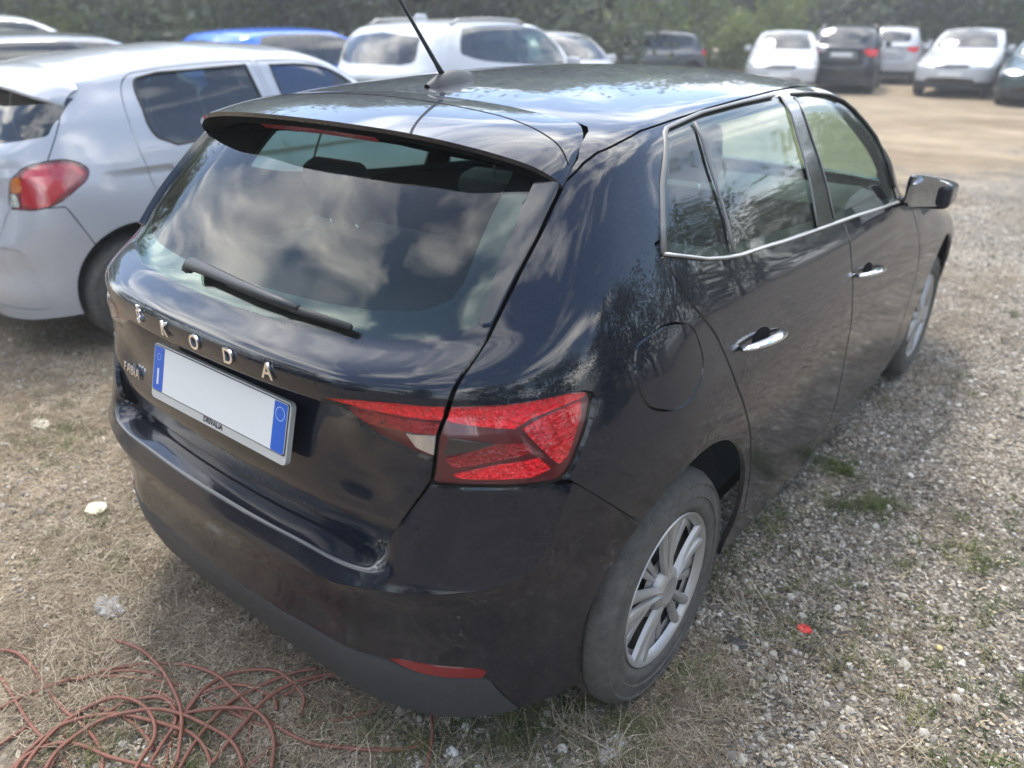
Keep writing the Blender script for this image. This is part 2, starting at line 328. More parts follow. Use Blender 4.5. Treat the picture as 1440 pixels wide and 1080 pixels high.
def smooth_poly(pts, n=6, closed=True, corners=()):
    """rounded outline through pts; indices in corners stay sharp"""
    P=[np.array(p,float) for p in pts]; k=len(P); out=[]
    for i in range(k if closed else k-1):
        p1,p2=P[i],P[(i+1)%k]
        p0=P[i-1] if (closed or i>0) else 2*p1-p2
        p3=P[(i+2)%k] if (closed or i+2<k) else 2*p2-p1
        if i in corners: p0=2*p1-p2
        if (i+1)%k in corners: p3=2*p2-p1
        d01=np.linalg.norm(p1-p0)+1e-6; d12=np.linalg.norm(p2-p1)+1e-6; d23=np.linalg.norm(p3-p2)+1e-6
        m1=((p1-p0)/d01*d12+(p2-p1)/d12*d01)/(d01+d12)*d12
        m2=((p2-p1)/d12*d23+(p3-p2)/d23*d12)/(d12+d23)*d12
        for t in np.arange(n)/n:
            h00=2*t**3-3*t**2+1;h10=t**3-2*t**2+t;h01=-2*t**3+3*t**2;h11=t**3-t**2
            out.append(h00*p1+h10*m1+h01*p2+h11*m2)
    if not closed: out.append(P[-1])
    return np.array(out)

class Soup:
    """V (n,3), N normals (n,3), F list of index tuples"""
    def __init__(s,V,N,F): s.V=np.asarray(V,float); s.N=np.asarray(N,float); s.F=[tuple(f) for f in F]
    def cut(s,phi):
        """split by phi (array on vertices or callable on V): returns (inside phi<0, outside)"""
        ph=phi(s.V) if callable(phi) else phi
        ph=np.where(np.abs(ph)<1e-6,1e-6,ph)
        Vi=list(s.V);Ni=list(s.N);cache={};ins=[];outs=[]
        neg=ph<0
        for f in s.F:
            m=[neg[i] for i in f]
            if all(m): ins.append(f); continue
            if not any(m): outs.append(f); continue
            a=[];b=[]; n=len(f)
            for k in range(n):
                i,j=f[k],f[(k+1)%n]
                (a if neg[i] else b).append(i)
                if neg[i]!=neg[j]:
                    key=(i,j) if i<j else (j,i)
                    if key not in cache:
                        i0,j0=key; t=ph[i0]/(ph[i0]-ph[j0])
                        cache[key]=len(Vi); Vi.append(s.V[i0]*(1-t)+s.V[j0]*t)
                        nn=s.N[i0]*(1-t)+s.N[j0]*t; Ni.append(nn/(np.linalg.norm(nn)+1e-9))
                    a.append(cache[key]); b.append(cache[key])
            if len(a)>2: ins.append(tuple(a))
            if len(b)>2: outs.append(tuple(b))
        Vi=np.array(Vi);Ni=np.array(Ni)
        return Soup(Vi,Ni,ins).compact(),Soup(Vi,Ni,outs).compact()
    def compact(s):
        if not s.F: return Soup(np.zeros((0,3)),np.zeros((0,3)),[])
        u=np.unique(np.concatenate([np.array(f) for f in s.F])); m=np.full(len(s.V),-1); m[u]=np.arange(len(u))
        return Soup(s.V[u],s.N[u],[tuple(m[list(f)]) for f in s.F])
    def refine(s, cond):
        """quad/tri split of the faces where cond(centres) is true (no hanging-node repair needed for shading)"""
        return s
    def boundary(s):
        e={}
        for f in s.F:
            for k in range(len(f)):
                e[(f[k],f[(k+1)%len(f)])]=1
        return [(a,b) for (a,b) in e if (b,a) not in e]
    def rim(s,depth,where=None):
        """turn the open edges inwards by depth along -normal (panel returns)"""
        bd=s.boundary()
        if where is not None: bd=[(a,b) for a,b in bd if where(s.V[a]) or where(s.V[b])]
        m={};V=list(s.V);N=list(s.N);F=list(s.F)
        for a,b in bd:
            for q in(a,b):
                if q not in m: m[q]=len(V); V.append(s.V[q]-s.N[q]*depth); N.append(s.N[q])
            F.append((b,a,m[a],m[b]))
        return Soup(np.array(V),np.array(N),F)
    def subdiv(s):
        V=list(s.V);N=list(s.N);F=[];mid={}
        def mp(a,b):
            k=(a,b) if a<b else (b,a)
            if k not in mid: mid[k]=len(V); V.append((s.V[a]+s.V[b])/2); n=s.N[a]+s.N[b]; N.append(n/(np.linalg.norm(n)+1e-9))
            return mid[k]
        for f in s.F:
            c=len(V); q=list(f); V.append(s.V[q].mean(0)); n=s.N[q].sum(0); N.append(n/(np.linalg.norm(n)+1e-9)); k=len(f)
            for i in range(k): F.append((f[i],mp(f[i],f[(i+1)%k]),c,mp(f[i-1],f[i])))
        return Soup(np.array(V),np.array(N),F)
    def relax(s,cond,iters=30,fac=.5):
        """graph-Laplacian smoothing of the inner vertices where cond(V) holds, with fresh normals there"""
        sel=cond(s.V); bd={i for e in s.boundary() for i in e}; sel[list(bd)]=False
        E=np.array([(f[k],f[(k+1)%len(f)]) for f in s.F for k in range(len(f))]); V=s.V.copy()
        for _ in range(iters):
            A=np.zeros_like(V); c=np.zeros(len(V)); np.add.at(A,E[:,0],V[E[:,1]]); np.add.at(c,E[:,0],1); np.add.at(A,E[:,1],V[E[:,0]]); np.add.at(c,E[:,1],1)
            A/=np.maximum(c,1)[:,None]; V[sel]+=fac*(A[sel]-V[sel])
        N=np.zeros_like(V)
        for f in s.F:
            p=V[list(f)]; n=np.cross(p[1]-p[0],p[2]-p[0])
            if len(f)>3: n=n+np.cross(p[2]-p[0],p[3]-p[0])
            for i in f: N[i]+=n
        N/=np.linalg.norm(N,axis=1,keepdims=True)+1e-12; N[np.abs(V[:,0])<1e-6,0]=0
        near=sel.copy(); near[np.unique(E[sel[E[:,0]],1])]=True
        return Soup(V,np.where(near[:,None],N,s.N),s.F)
    def weld(s,tol=1e-5):
        k=np.round(s.V/tol).astype(np.int64); _,i,inv=np.unique(k,axis=0,return_index=True,return_inverse=True); inv=inv.ravel()
        F=[]
        for f in s.F:
            g=[]
            for a in f:
                b=int(inv[a])
                if not g or g[-1]!=b: g.append(b)
            if len(g)>1 and g[0]==g[-1]: g.pop()
            if len(set(g))>2: F.append(tuple(dict.fromkeys(g)))
        return Soup(s.V[i],s.N[i],F)
    def offset(s,d): return Soup(s.V+s.N*d,s.N,s.F)
    def mirrored(s):
        M=np.array([-1,1,1.]); return Soup(s.V*M,s.N*M,[f[::-1] for f in s.F])
    def plus(s,o):
        n=len(s.V)
        if n==0: return o
        return Soup(np.vstack([s.V,o.V]),np.vstack([s.N,o.N]),s.F+[tuple(i+n for i in f) for f in o.F])

def vnormals(V,F):
    N=np.zeros_like(V)
    for k in (3,4):
        G=np.array([f for f in F if len(f)==k])
        if len(G)==0: continue
        d1=V[G[:,2]]-V[G[:,0]]; d2=(V[G[:,3]]-V[G[:,1]]) if k==4 else V[G[:,1]]-V[G[:,0]]
        n=np.cross(d1,d2) if k==4 else np.cross(d2,d1)
        for c in range(k): np.add.at(N,G[:,c],n)
    return N/(np.linalg.norm(N,axis=1,keepdims=True)+1e-12)
def roof_patch(B, zc, power=2.2, ncross=21):
    """roof surface between the roof edges: strips across the car at every edge station"""
    E=B[-1]; ys=np.array([a for a,_ in zc]); zz=np.array([b for _,b in zc])
    order=np.arange(len(E)); t=np.linspace(1,0,ncross)
    zcen=np.array([np.interp(e[1],ys,zz) for e in E])
    # smooth the centre line a little
    for _ in range(12): zcen[1:-1]=.25*zcen[:-2]+.5*zcen[1:-1]+.25*zcen[2:]
    G=np.zeros((len(E),ncross,3))
    for i,e in enumerate(E):
        G[i,:,0]=e[0]*t; G[i,:,1]=e[1]; G[i,:,2]=zcen[i]-(zcen[i]-e[2])*t**power
    return G
ZC_HATCH=[(-.17,1.397),(-.08,1.414),(0,1.428),(.15,1.444),(.4,1.458),(.7,1.466),(.95,1.467),(1.25,1.456),(1.43,1.437)]
def body_soup(net,crease,zc,step=.025,smooth=6,warp=None,edge_smooth=10):
    B,rows,cols=loft(net,crease,step,smooth)
    G=roof_patch(B,zc)
    # round the roof edge: smooth every station's column across the join
    C=np.concatenate([B,G.transpose(1,0,2)[1:]],0); nb=B.shape[0]; lo,hi=nb-9,nb+7
    for it in range(edge_smooth):
        M=(C[lo-1:hi-1]+C[lo+1:hi+1])/2-C[lo:hi]; C[lo:hi]+=.5*M
    C[-1,:,0]=0; C[:,0,0]=0; C[:,-1,0]=0
    if warp is not None: C=warp(C)
    nr,ns,_=C.shape; V=C.reshape(-1,3); F=[tuple(f) for f in grid_faces(nr,ns)]
    # drop degenerate slivers on the centre line
    N=vnormals(V,F); z=np.abs(V[:,0])<1e-6; N[z,0]=0; N/=np.linalg.norm(N,axis=1,keepdims=True)+1e-9
    return Soup(V,N,F),C,nb
# ---------------------------------------------------------------- ground
def ground_mat():
    m,n,b=mat('dry_gravel_ground'); v=objvec(n)
    sep=N_(n,'ShaderNodeSeparateXYZ'); n.links.new(v,sep.inputs[0])
    big=noise(n,.35,5,.6,v); med=noise(n,2.2,6,.65,v); fine=noise(n,38,6,.7,v); fib=noise(n,140,3,.7,v)
    vo=N_(n,'ShaderNodeTexVoronoi',feature='F1'); vo.inputs['Scale'].default_value=62; n.links.new(v,vo.inputs['Vector'])
    vo2=N_(n,'ShaderNodeTexVoronoi',feature='F1'); vo2.inputs['Scale'].default_value=28; n.links.new(v,vo2.inputs['Vector'])
    # loose stones: light greys and beiges, darker towards each cell's edge
    st=ramp(n,vo.outputs['Color'],[(0,(.12,.108,.092)),(.35,(.235,.215,.185)),(.6,(.36,.335,.29)),(.85,(.48,.45,.40)),(1,(.62,.60,.55))])
    edge=ramp(n,vo.outputs['Distance'],[(.25,1),(.65,.5)])
    gravel=mixc(n,1.0,st,edge,'MULTIPLY')
    # dry straw litter
    wv=mixc(n,ramp(n,fine,[(.3,0),(.7,1)]),(.15,.115,.078),(.37,.305,.22)); straw=mixc(n,ramp(n,fib,[(.42,.0),(.75,.8)]),wv,(.48,.42,.32))
    # where straw lies: left of the car, a band beyond the gravel lane, and patches
    xm=math_(n,'MULTIPLY',sep.outputs['X'],-.42); ym=ramp(n,math_(n,'MULTIPLY',sep.outputs['Y'],.02),[(.17,0),(.22,.35),(.28,.6),(.5,.4)])
    mask=math_(n,'ADD',math_(n,'ADD',xm,.42),math_(n,'ADD',math_(n,'MULTIPLY',math_(n,'SUBTRACT',med,.5),1.6),math_(n,'MULTIPLY',math_(n,'SUBTRACT',big,.5),2.2)))
    mask=math_(n,'ADD',mask,math_(n,'SUBTRACT',ym,.06))
    mk=ramp(n,mask,[(.30,0),(.75,1)])
    col=mixc(n,mk,gravel,straw)
    green=ramp(n,noise(n,.8,5,.7,v),[(.58,0),(.72,.35)])
    col=mixc(n,green,col,(.085,.10,.045))
    mpv=N_(n,'ShaderNodeMapping'); mpv.inputs['Scale'].default_value=(.6,1,1); n.links.new(v,mpv.inputs['Vector'])
    far=ramp(n,noise(n,.55,7,.75,mpv.outputs[0]),[(.36,(.66,.60,.53)),(.5,(.88,.84,.79)),(.64,(1.06,1.02,.95))]); col=mixc(n,1.0,col,far,'MULTIPLY')
    dk=ramp(n,noise(n,1.1,6,.7,v),[(.3,.78),(.7,1.12)])
    col=mixc(n,1.0,col,dk,'MULTIPLY')
    n.links.new(col,b.inputs['Base Color']); b.inputs['Roughness'].default_value=.95; b.inputs['Specular IOR Level'].default_value=.15
    h=math_(n,'ADD',math_(n,'MULTIPLY',math_(n,'SUBTRACT',1.0,vo.outputs['Distance']),.5),math_(n,'MULTIPLY',fine,.8))
    bump(n,b,h,.7,.02); return m
M['ground']=ground_mat()
def ground_z(x,y):
    r=np.hypot(x-1.47,y+1.42)
    return .012*np.sin(x*2.1+.6*np.sin(y*1.7))*np.cos(y*1.9+x*.4)*np.clip((r-.3)/2,0,1)*np.clip(1.6-np.abs(x)*.0,0,1)*0.5
def make_ground():
    # one sheet: fine near the car, coarse to the horizon
    a=np.concatenate([-np.geomspace(320,7,16),np.linspace(-6.5,6.5,131),np.geomspace(7,320,16)])
    bq=np.concatenate([-np.geomspace(320,5,16),np.linspace(-4.5,9,136),np.geomspace(9.5,320,16)])
    X,Y=np.meshgrid(a,bq,indexing='ij'); Zz=ground_z(X,Y)*((np.abs(X)<6.5)&(Y>-4.5)&(Y<9))
    V=np.stack([X,Y,Zz],-1).reshape(-1,3); F=grid_faces(len(a),len(bq),flip=True)
    o=mesh_obj('ground',V,F,M['ground']); tag(o,kind='structure'); return o
ground=make_ground()

# ---------------------------------------------------------------- scattered stuff: stones, straw, grass
def scatter(name,pts,scl,rot,idx,protos,label,cat):
    """ONE object: geometry-node instances of the prototypes on given points"""
    me=bpy.data.meshes.new(name); me.from_pydata([tuple(p) for p in pts],[],[])
    at=me.attributes.new('scl','FLOAT_VECTOR','POINT'); at.data.foreach_set('vector',np.asarray(scl,np.float32).ravel())
    at=me.attributes.new('rot','FLOAT_VECTOR','POINT'); at.data.foreach_set('vector',np.asarray(rot,np.float32).ravel())
    at=me.attributes.new('idx','INT','POINT'); at.data.foreach_set('value',np.asarray(idx,np.int32))
    o=bpy.data.objects.new(name,me); C.objects.link(o)
    col=bpy.data.collections.new(name+'_source')
    for p in protos:
        if p.name in C.objects: C.objects.unlink(p)
        col.objects.link(p)
    g=bpy.data.node_groups.new(name,'GeometryNodeTree')
    g.interface.new_socket('Geometry',in_out='INPUT',socket_type='NodeSocketGeometry'); g.interface.new_socket('Geometry',in_out='OUTPUT',socket_type='NodeSocketGeometry')
    gi=g.nodes.new('NodeGroupInput'); go=g.nodes.new('NodeGroupOutput'); ip=g.nodes.new('GeometryNodeInstanceOnPoints'); ci=g.nodes.new('GeometryNodeCollectionInfo')
    ci.inputs['Collection'].default_value=col; ci.inputs['Separate Children'].default_value=True; ci.inputs['Reset Children'].default_value=True
    def na(nm,t):
        q=g.nodes.new('GeometryNodeInputNamedAttribute'); q.data_type=t; q.inputs['Name'].default_value=nm; return q.outputs[0]
    g.links.new(gi.outputs[0],ip.inputs['Points']); g.links.new(ci.outputs[0],ip.inputs['Instance']); ip.inputs['Pick Instance'].default_value=True
    g.links.new(na('idx','INT'),ip.inputs['Instance Index']); g.links.new(na('scl','FLOAT_VECTOR'),ip.inputs['Scale'])
    e=g.nodes.new('FunctionNodeEulerToRotation'); g.links.new(na('rot','FLOAT_VECTOR'),e.inputs[0]); g.links.new(e.outputs[0],ip.inputs['Rotation'])
    g.links.new(ip.outputs[0],go.inputs[0])
    mod=o.modifiers.new('scatter','NODES'); mod.node_group=g
    tag(o,label,None,None,'stuff'); return o
def rnd_mat(name,stops,rough=.9,scale=90,transl=0):
    m,n,b=mat(name); oi=N_(n,'ShaderNodeObjectInfo'); v=objvec(n)
    c=ramp(n,oi.outputs['Random'],stops); f=noise(n,scale,4,.6,v)
    c=mixc(n,1.0,c,ramp(n,f,[(.3,.72),(.7,1.12)]),'MULTIPLY'); n.links.new(c,b.inputs['Base Color']); b.inputs['Roughness'].default_value=rough; b.inputs['Specular IOR Level'].default_value=.25
    return m
M['stone']=rnd_mat('stone',[(0,(.09,.080,.068)),(.25,(.17,.152,.128)),(.5,(.28,.252,.21)),(.72,(.38,.345,.29)),(.88,(.48,.445,.385)),(.96,(.60,.57,.51)),(1,(.72,.70,.65))])
M['straw']=rnd_mat('straw',[(0,(.11,.082,.055)),(.4,(.22,.172,.115)),(.75,(.35,.29,.205)),(1,(.52,.45,.34))],scale=20)
M['green_grass']=rnd_mat('green_grass',[(0,(.045,.07,.02)),(.5,(.09,.12,.035)),(1,(.17,.18,.06))],scale=20)
def stone_proto(k):
    r=np.random.default_rng(100+k); bm=bmesh.new(); bmesh.ops.create_icosphere(bm,subdivisions=1,radius=1)
    ax=np.array([1,r.uniform(.65,1),r.uniform(.45,.75)])
    for v in bm.verts: v.co=Vector(np.array(v.co)*ax*r.uniform(.78,1.18))
    return bm_obj('stone_%d'%k,bm,M['stone'],auto=50)
def blades_proto(k,n,ln,wd,spread,lay,mt,curl=.3,name='blades'):
    r=np.random.default_rng(500+k); V=[];F=[]
    for i in range(n):
        a=r.uniform(0,2*np.pi); L_=ln*r.uniform(.5,1.3); th=r.normal(lay,.18); th=np.clip(th,.03,1.5); c=np.array([r.normal(0,spread),r.normal(0,spread),.002])
        d=np.array([np.cos(a),np.sin(a)]); nrm=np.array([-d[1],d[0]]); p=c.copy(); cu=r.normal(0,curl); row=[]
        for s in range(4):
            q=s/3; w_=wd*(1-.8*q)*r.uniform(.8,1.2)
            row.append((p+np.array([nrm[0]*w_,nrm[1]*w_,0]),p-np.array([nrm[0]*w_,nrm[1]*w_,0])))
            t=th-curl*1.4*q*(th>.4); aa=a+cu*q; p=p+L_/3*np.array([np.cos(aa)*np.cos(t),np.sin(aa)*np.cos(t),np.sin(t)])
            p[2]=max(p[2],.001)
        b0=len(V)
        for x,y in row: V+= [x,y]
        for s in range(3): F.append((b0+2*s,b0+2*s+1,b0+2*s+3,b0+2*s+2))
    return mesh_obj('%s_%d'%(name,k),V,F,mt,smooth=True)
def sector(n,rmin,rmax,a0,a1,power=1.0):
    """points round the viewpoint, thinning with distance; azimuth in degrees clockwise from +Y"""
    u=rng.random(n); r=rmin*(rmax/rmin)**(u**power); a=np.radians(rng.uniform(a0,a1,n))
    return np.stack([1.47+r*np.sin(a),-1.42+r*np.cos(a)],1),r
def vnoise(P,s,seed):
    """cheap value noise 0..1"""
    r=np.random.default_rng(seed); T=r.random((64,64)); q=P*s; i=np.floor(q).astype(int); f=q-i; f=f*f*(3-2*f)
    g=lambda a,b:T[(i[:,0]+a)%64,(i[:,1]+b)%64]
    return (g(0,0)*(1-f[:,0])+g(1,0)*f[:,0])*(1-f[:,1])+(g(0,1)*(1-f[:,0])+g(1,1)*f[:,0])*f[:,1]
def straw_amount(P):
    n=.6*vnoise(P,1.1,1)+.4*vnoise(P,3.1,2)
    return np.clip((-.50*P[:,0]+.30+1.9*(n-.5)+.03*P[:,1]-.28+.42*np.exp(-((P[:,0]-.95)/.14)**2))*1.8,0,1)
def in_tyre(P):
    m=np.zeros(len(P),bool)
    for y in (0,2.564): m|=(np.abs(P[:,0]-.76)<.11)&(np.abs(P[:,1]-y)<.14)
    return m
def make_scatter():
    protos=[stone_proto(k) for k in range(6)]
    P,r=sector(190000,.55,9.5,-78,42,.95); keep=(rng.random(len(P))>.55*straw_amount(P))&~in_tyre(P); P=P[keep]; r=r[keep]
    s=rng.lognormal(np.log(.0043),.46,len(P))*(1+.10*np.clip(r-2,0,8)); s=np.clip(s,.0022,.02)
    scl=np.stack([s]*3,1); z=ground_z(P[:,0],P[:,1])+s*.12
    scatter('gravel',np.c_[P,z],scl,rng.uniform(0,6.28,(len(P),3))*[.12,.12,1],rng.integers(0,6,len(P)),protos,'loose grey, beige and white gravel covering the ground beside the black car','gravel')
    lit=[blades_proto(k,13,.052,.0010,.035,.06,M['straw'],.5,'straw') for k in range(5)]
    P,r=sector(85000,.6,9,-80,35,.9); keep=rng.random(len(P))<(.03+.9*straw_amount(P)); keep&=~in_tyre(P); P=P[keep]; r=r[keep]
    s=rng.uniform(.55,1.2,len(P))*(1+.06*np.clip(r-2,0,8)); z=ground_z(P[:,0],P[:,1])+rng.uniform(0,.012,len(P))
    scatter('dry_straw',np.c_[P,z],np.stack([s,s,s],1),np.c_[rng.normal(0,.1,(len(P),2)),rng.uniform(0,6.28,len(P))],rng.integers(0,5,len(P)),lit,'dry brown straw littering the ground between the parked cars','straw')
    lv=[]
    for k in range(4):
        q=np.random.default_rng(900+k); V=[];F=[]
        for i in range(9):
            c=np.array([*q.normal(0,.035,2),q.uniform(.001,.006)]); a=q.uniform(0,6.28); L_=q.uniform(.003,.009); w_=L_*q.uniform(.25,.7); d=np.array([np.cos(a),np.sin(a),q.normal(0,.25)]); e=np.array([-d[1],d[0],q.normal(0,.3)]); o_=len(V)
            V+=[c-d*L_,c+e*w_-d*L_*.2,c+d*L_,c-e*w_+d*L_*.2+np.array([0,0,.001])]; F.append((o_,o_+1,o_+2,o_+3))
        lv.append(mesh_obj('litter_%d'%k,V,F,M['straw'],smooth=False))
    P,r=sector(42000,.55,8,-80,40,.9); keep=rng.random(len(P))<(.25+.75*straw_amount(P)); keep&=~in_tyre(P); P=P[keep]; s=rng.uniform(.6,1.5,len(P)); z=ground_z(P[:,0],P[:,1])+.002
    scatter('leaf_litter',np.c_[P,z],np.stack([s]*3,1),np.c_[np.zeros((len(P),2)),rng.uniform(0,6.28,len(P))],rng.integers(0,4,len(P)),lv,'small brown bits of dry leaf scattered over the ground','litter')
    tuf=[blades_proto(20+k,11,.13,.0010,.015,.75,M['straw'],.5,'dry_tuft') for k in range(4)]
    P,r=sector(5200,.6,9,-80,40,.9); keep=(rng.random(len(P))<(.10+.5*straw_amount(P)+.5*(vnoise(P,2.3,9)>.66)))&~in_tyre(P); P=P[keep]; r=r[keep]
    s=rng.uniform(.4,1.2,len(P)); z=ground_z(P[:,0],P[:,1])
    scatter('dry_grass',np.c_[P,z],np.stack([s]*3,1),np.c_[rng.normal(0,.25,(len(P),2)),rng.uniform(0,6.28,len(P))],rng.integers(0,4,len(P)),tuf,'thin dry grass stalks standing up out of the gravel','grass')
    gr=[blades_proto(40+k,16,.055,.0012,.016,.85,M['green_grass'],.6,'green_tuft') for k in range(4)]
    P,r=sector(5000,.6,9,-80,40,.9); keep=(vnoise(P,1.9,31)>.70)&~in_tyre(P); P=P[keep]
    Q=np.concatenate([np.array(c)+rng.normal(0,sg,(k,2)) for c,sg,k in (((.86,1.40),.05,45),((1.05,1.24),.04,30),((1.42,1.11),.03,14),((.95,1.13),.03,14),((.80,-.22),.10,60),((.66,-.36),.09,50),((.45,-.50),.09,40),((.95,.06),.06,30),((-1.75,-.35),.16,45),((-.95,-.62),.10,20),((.30,-.62),.05,14))])
    P=np.vstack([P,Q]); P=P[~in_tyre(P)]
    s=rng.uniform(.45,1.1,len(P)); z=ground_z(P[:,0],P[:,1])
    scatter('green_grass',np.c_[P,z],np.stack([s]*3,1),np.c_[rng.normal(0,.2,(len(P),2)),rng.uniform(0,6.28,len(P))],rng.integers(0,4,len(P)),gr,'sparse green weeds sprouting through the gravel and straw','weeds')
make_scatter()
# ---------------------------------------------------------------- panel cutting
def rear_phi(poly,ymax=.06):
    P=np.array(poly,float)
    P=np.vstack([P,P[::-1]*np.array([-1,1])])          # close over the mirror half so that x=0 is not an edge
    return lambda V: np.maximum(sd_poly(V[:,[0,2]],P),np.where(V[:,1]<ymax,-1e3,V[:,1]-ymax))
def box_phi(poly,axes=(1,2),cond=None):
    P=np.array(poly,float)
    def f(V):
        d=sd_poly(V[:,list(axes)],P)
        return d if cond is None else np.where(cond(V),d,np.maximum(d,.02))
    return f
def cutgap(S,phi,g):
    a,_=S.cut(lambda V:phi(V)+g/2); _,b=S.cut(lambda V:phi(V)-g/2); return a,b
def both(s,flip=True):
    return s.plus(s.mirrored())
def ellipse(c,a,b,n=64): 
    t=np.linspace(0,2*np.pi,n,endpoint=False); return np.stack([c[0]+a*np.cos(t),c[1]+b*np.sin(t)],1)

def make_wheel(name,parent,loc,side,r=.311,wd=.185,rimr=.206,mats=('tyre','rim','hub_dark'),detail=True,spin=0.2):
    """wheel with its outer face towards side*x ; loc = centre of the outer face"""
    w=empty(name,loc,0,parent)
    s=side; h=wd
    sw=.012
    prof=[(-h,rimr-.006),(-h-.004,rimr+.02),(-h-.006,r*.85),(-h+.012,r-.012),(-h+.03,r-.002)]
    if detail:
        for g in (-h*.72,-h*.5,-h*.28): prof+=[(g-.010,r),(g-.008,r-.008),(g+.002,r-.008),(g+.004,r)]
    prof+=[(-.03,r-.002),(-.014,r-.010),(.000,r*.925),(.004,r*.915),(.004,r*.905),(.001,r*.895),(.005,r*.84),(.007,r*.80),(.003,r*.79),(.004,rimr+.028),(.006,rimr+.022),(0,rimr+.006),(-.006,rimr),(-.02,rimr-.008),(-h,rimr-.012)]
    V,F=lathe([(a*s,b) for a,b in prof],72 if detail else 32)
    if s<0: F=[f[::-1] for f in F]
    t=mesh_obj('tyre',V,[f[::-1] for f in F],M[mats[0]],w,auto=40)
    # rim: outer ring + barrel + dark back + spokes
    bm=bmesh.new()
    def addl(pr,seg=64):
        V,F=lathe([(a*s,b) for a,b in pr],seg); vs=[bm.verts.new(v) for v in V]
        for f in F: bm.faces.new([vs[i] for i in f])
    addl([(-.10,rimr-.012),(-.016,rimr-.006),(-.004,rimr-.001),(0,rimr-.003),(-.003,rimr-.012),(-.012,rimr-.020),(-.018,rimr-.024)])
    nsp=5
    def spoke(a0,hw0,hw1,r0,r1,z0,z1,ridge,th=.012):
        # tapered spoke with a raised ridge: cross sections along the radius
        rows=[]
        for q in np.linspace(0,1,6):
            rr=r0+(r1-r0)*q; hw=hw0+(hw1-hw0)*q; zz=z0+(z1-z0)*q-.003*math.sin(math.pi*q)
            sec=[(-hw,zz-.010),(-hw*.75,zz),(-hw*.12,zz+ridge*(1-.5*q)),(hw*.12,zz+ridge*(1-.5*q)),(hw*.75,zz),(hw,zz-.010)]
            row=[]
            for off,hgt in sec:
                ca,sa=math.cos(a0),math.sin(a0); row.append(bm.verts.new((s*hgt,rr*ca-off*sa,rr*sa+off*ca)))
            rows.append(row)
        for A,B in zip(rows,rows[1:]):
            for i in range(5): bm.faces.new((A[i],A[i+1],B[i+1],B[i]))
    if detail:
        for k in range(nsp):
            a=spin+2*math.pi*k/nsp
            spoke(a-.15,.0095,.016,.040,rimr-.012,-.003,-.006,.006)
            spoke(a+.15,.0095,.016,.040,rimr-.012,-.003,-.006,.006)
            spoke(a+math.pi/nsp-.10,.006,.017,.055,rimr-.013,-.020,-.022,.003)
            spoke(a+math.pi/nsp+.10,.006,.017,.055,rimr-.013,-.020,-.022,.003)
        addl([(-.026,rimr-.010),(-.026,.178),(-.030,.170)],48)
        addl([(-.030,.085),(-.024,.070),(-.020,.05)],32)
        addl([(-.02,.062),(-.006,.058),(0,.050),(.003,.036),(.001,.030),(.001,.0005)],32)
    else:
        for k in range(7): spoke(spin+2*math.pi*k/7,.026,.05,.02,rimr-.012,-.006,-.014,.006)
    ro=bm_obj('rim',bm,M[mats[1]],w,auto=30)
    V,F=lathe([(s*-.050,rimr-.016),(s*-.050,.0005)],32); mesh_obj('brake_disc',V,F,M[mats[2]],w)
    return w

def text_mesh(name,txt,size,mat,parent,M4,extrude=.0015,bold=0,align='CENTER',spacing=1,shear=0):
    cu=bpy.data.curves.new(name,'FONT'); cu.body=txt; cu.size=size; cu.extrude=extrude; cu.offset=bold; cu.align_x=align; cu.align_y='CENTER'; cu.space_character=spacing; cu.shear=shear; cu.resolution_u=3
    tmp=bpy.data.objects.new(name,cu); me=bpy.data.meshes.new_from_object(tmp); bpy.data.objects.remove(tmp); bpy.data.curves.remove(cu)
    me.name=name; me.materials.clear(); me.materials.append(mat)
    o=bpy.data.objects.new(name,me); C.objects.link(o); o.parent=parent; o.matrix_local=M4; return o
def frame4(origin,xa,za):
    """matrix with local x -> xa, local y -> 'up' za, local z -> outward"""
    x=Vector(xa).normalized(); y=Vector(za); y=(y-x*y.dot(x)).normalized(); z=x.cross(y)
    return Matrix(((x.x,y.x,z.x,origin[0]),(x.y,y.y,z.y,origin[1]),(x.z,y.z,z.z,origin[2]),(0,0,0,1)))
class Surf:
    """quick look-ups on the full body surface"""
    def __init__(s,S):
        from mathutils.bvhtree import BVHTree
        s.t=BVHTree.FromPolygons([tuple(v) for v in S.V],S.F)
    def rear(s,x,z):
        h=s.t.ray_cast(Vector((x,-3,z)),Vector((0,1,0))); return np.array(h[0]),np.array(h[1])
    def side(s,y,z,sg=1):
        h=s.t.ray_cast(Vector((3*sg,y,z)),Vector((-sg,0,0))); return np.array(h[0]),np.array(h[1])
    def top(s,x,y):
        h=s.t.ray_cast(Vector((x,y,4)),Vector((0,0,-1))); return np.array(h[0]),np.array(h[1])
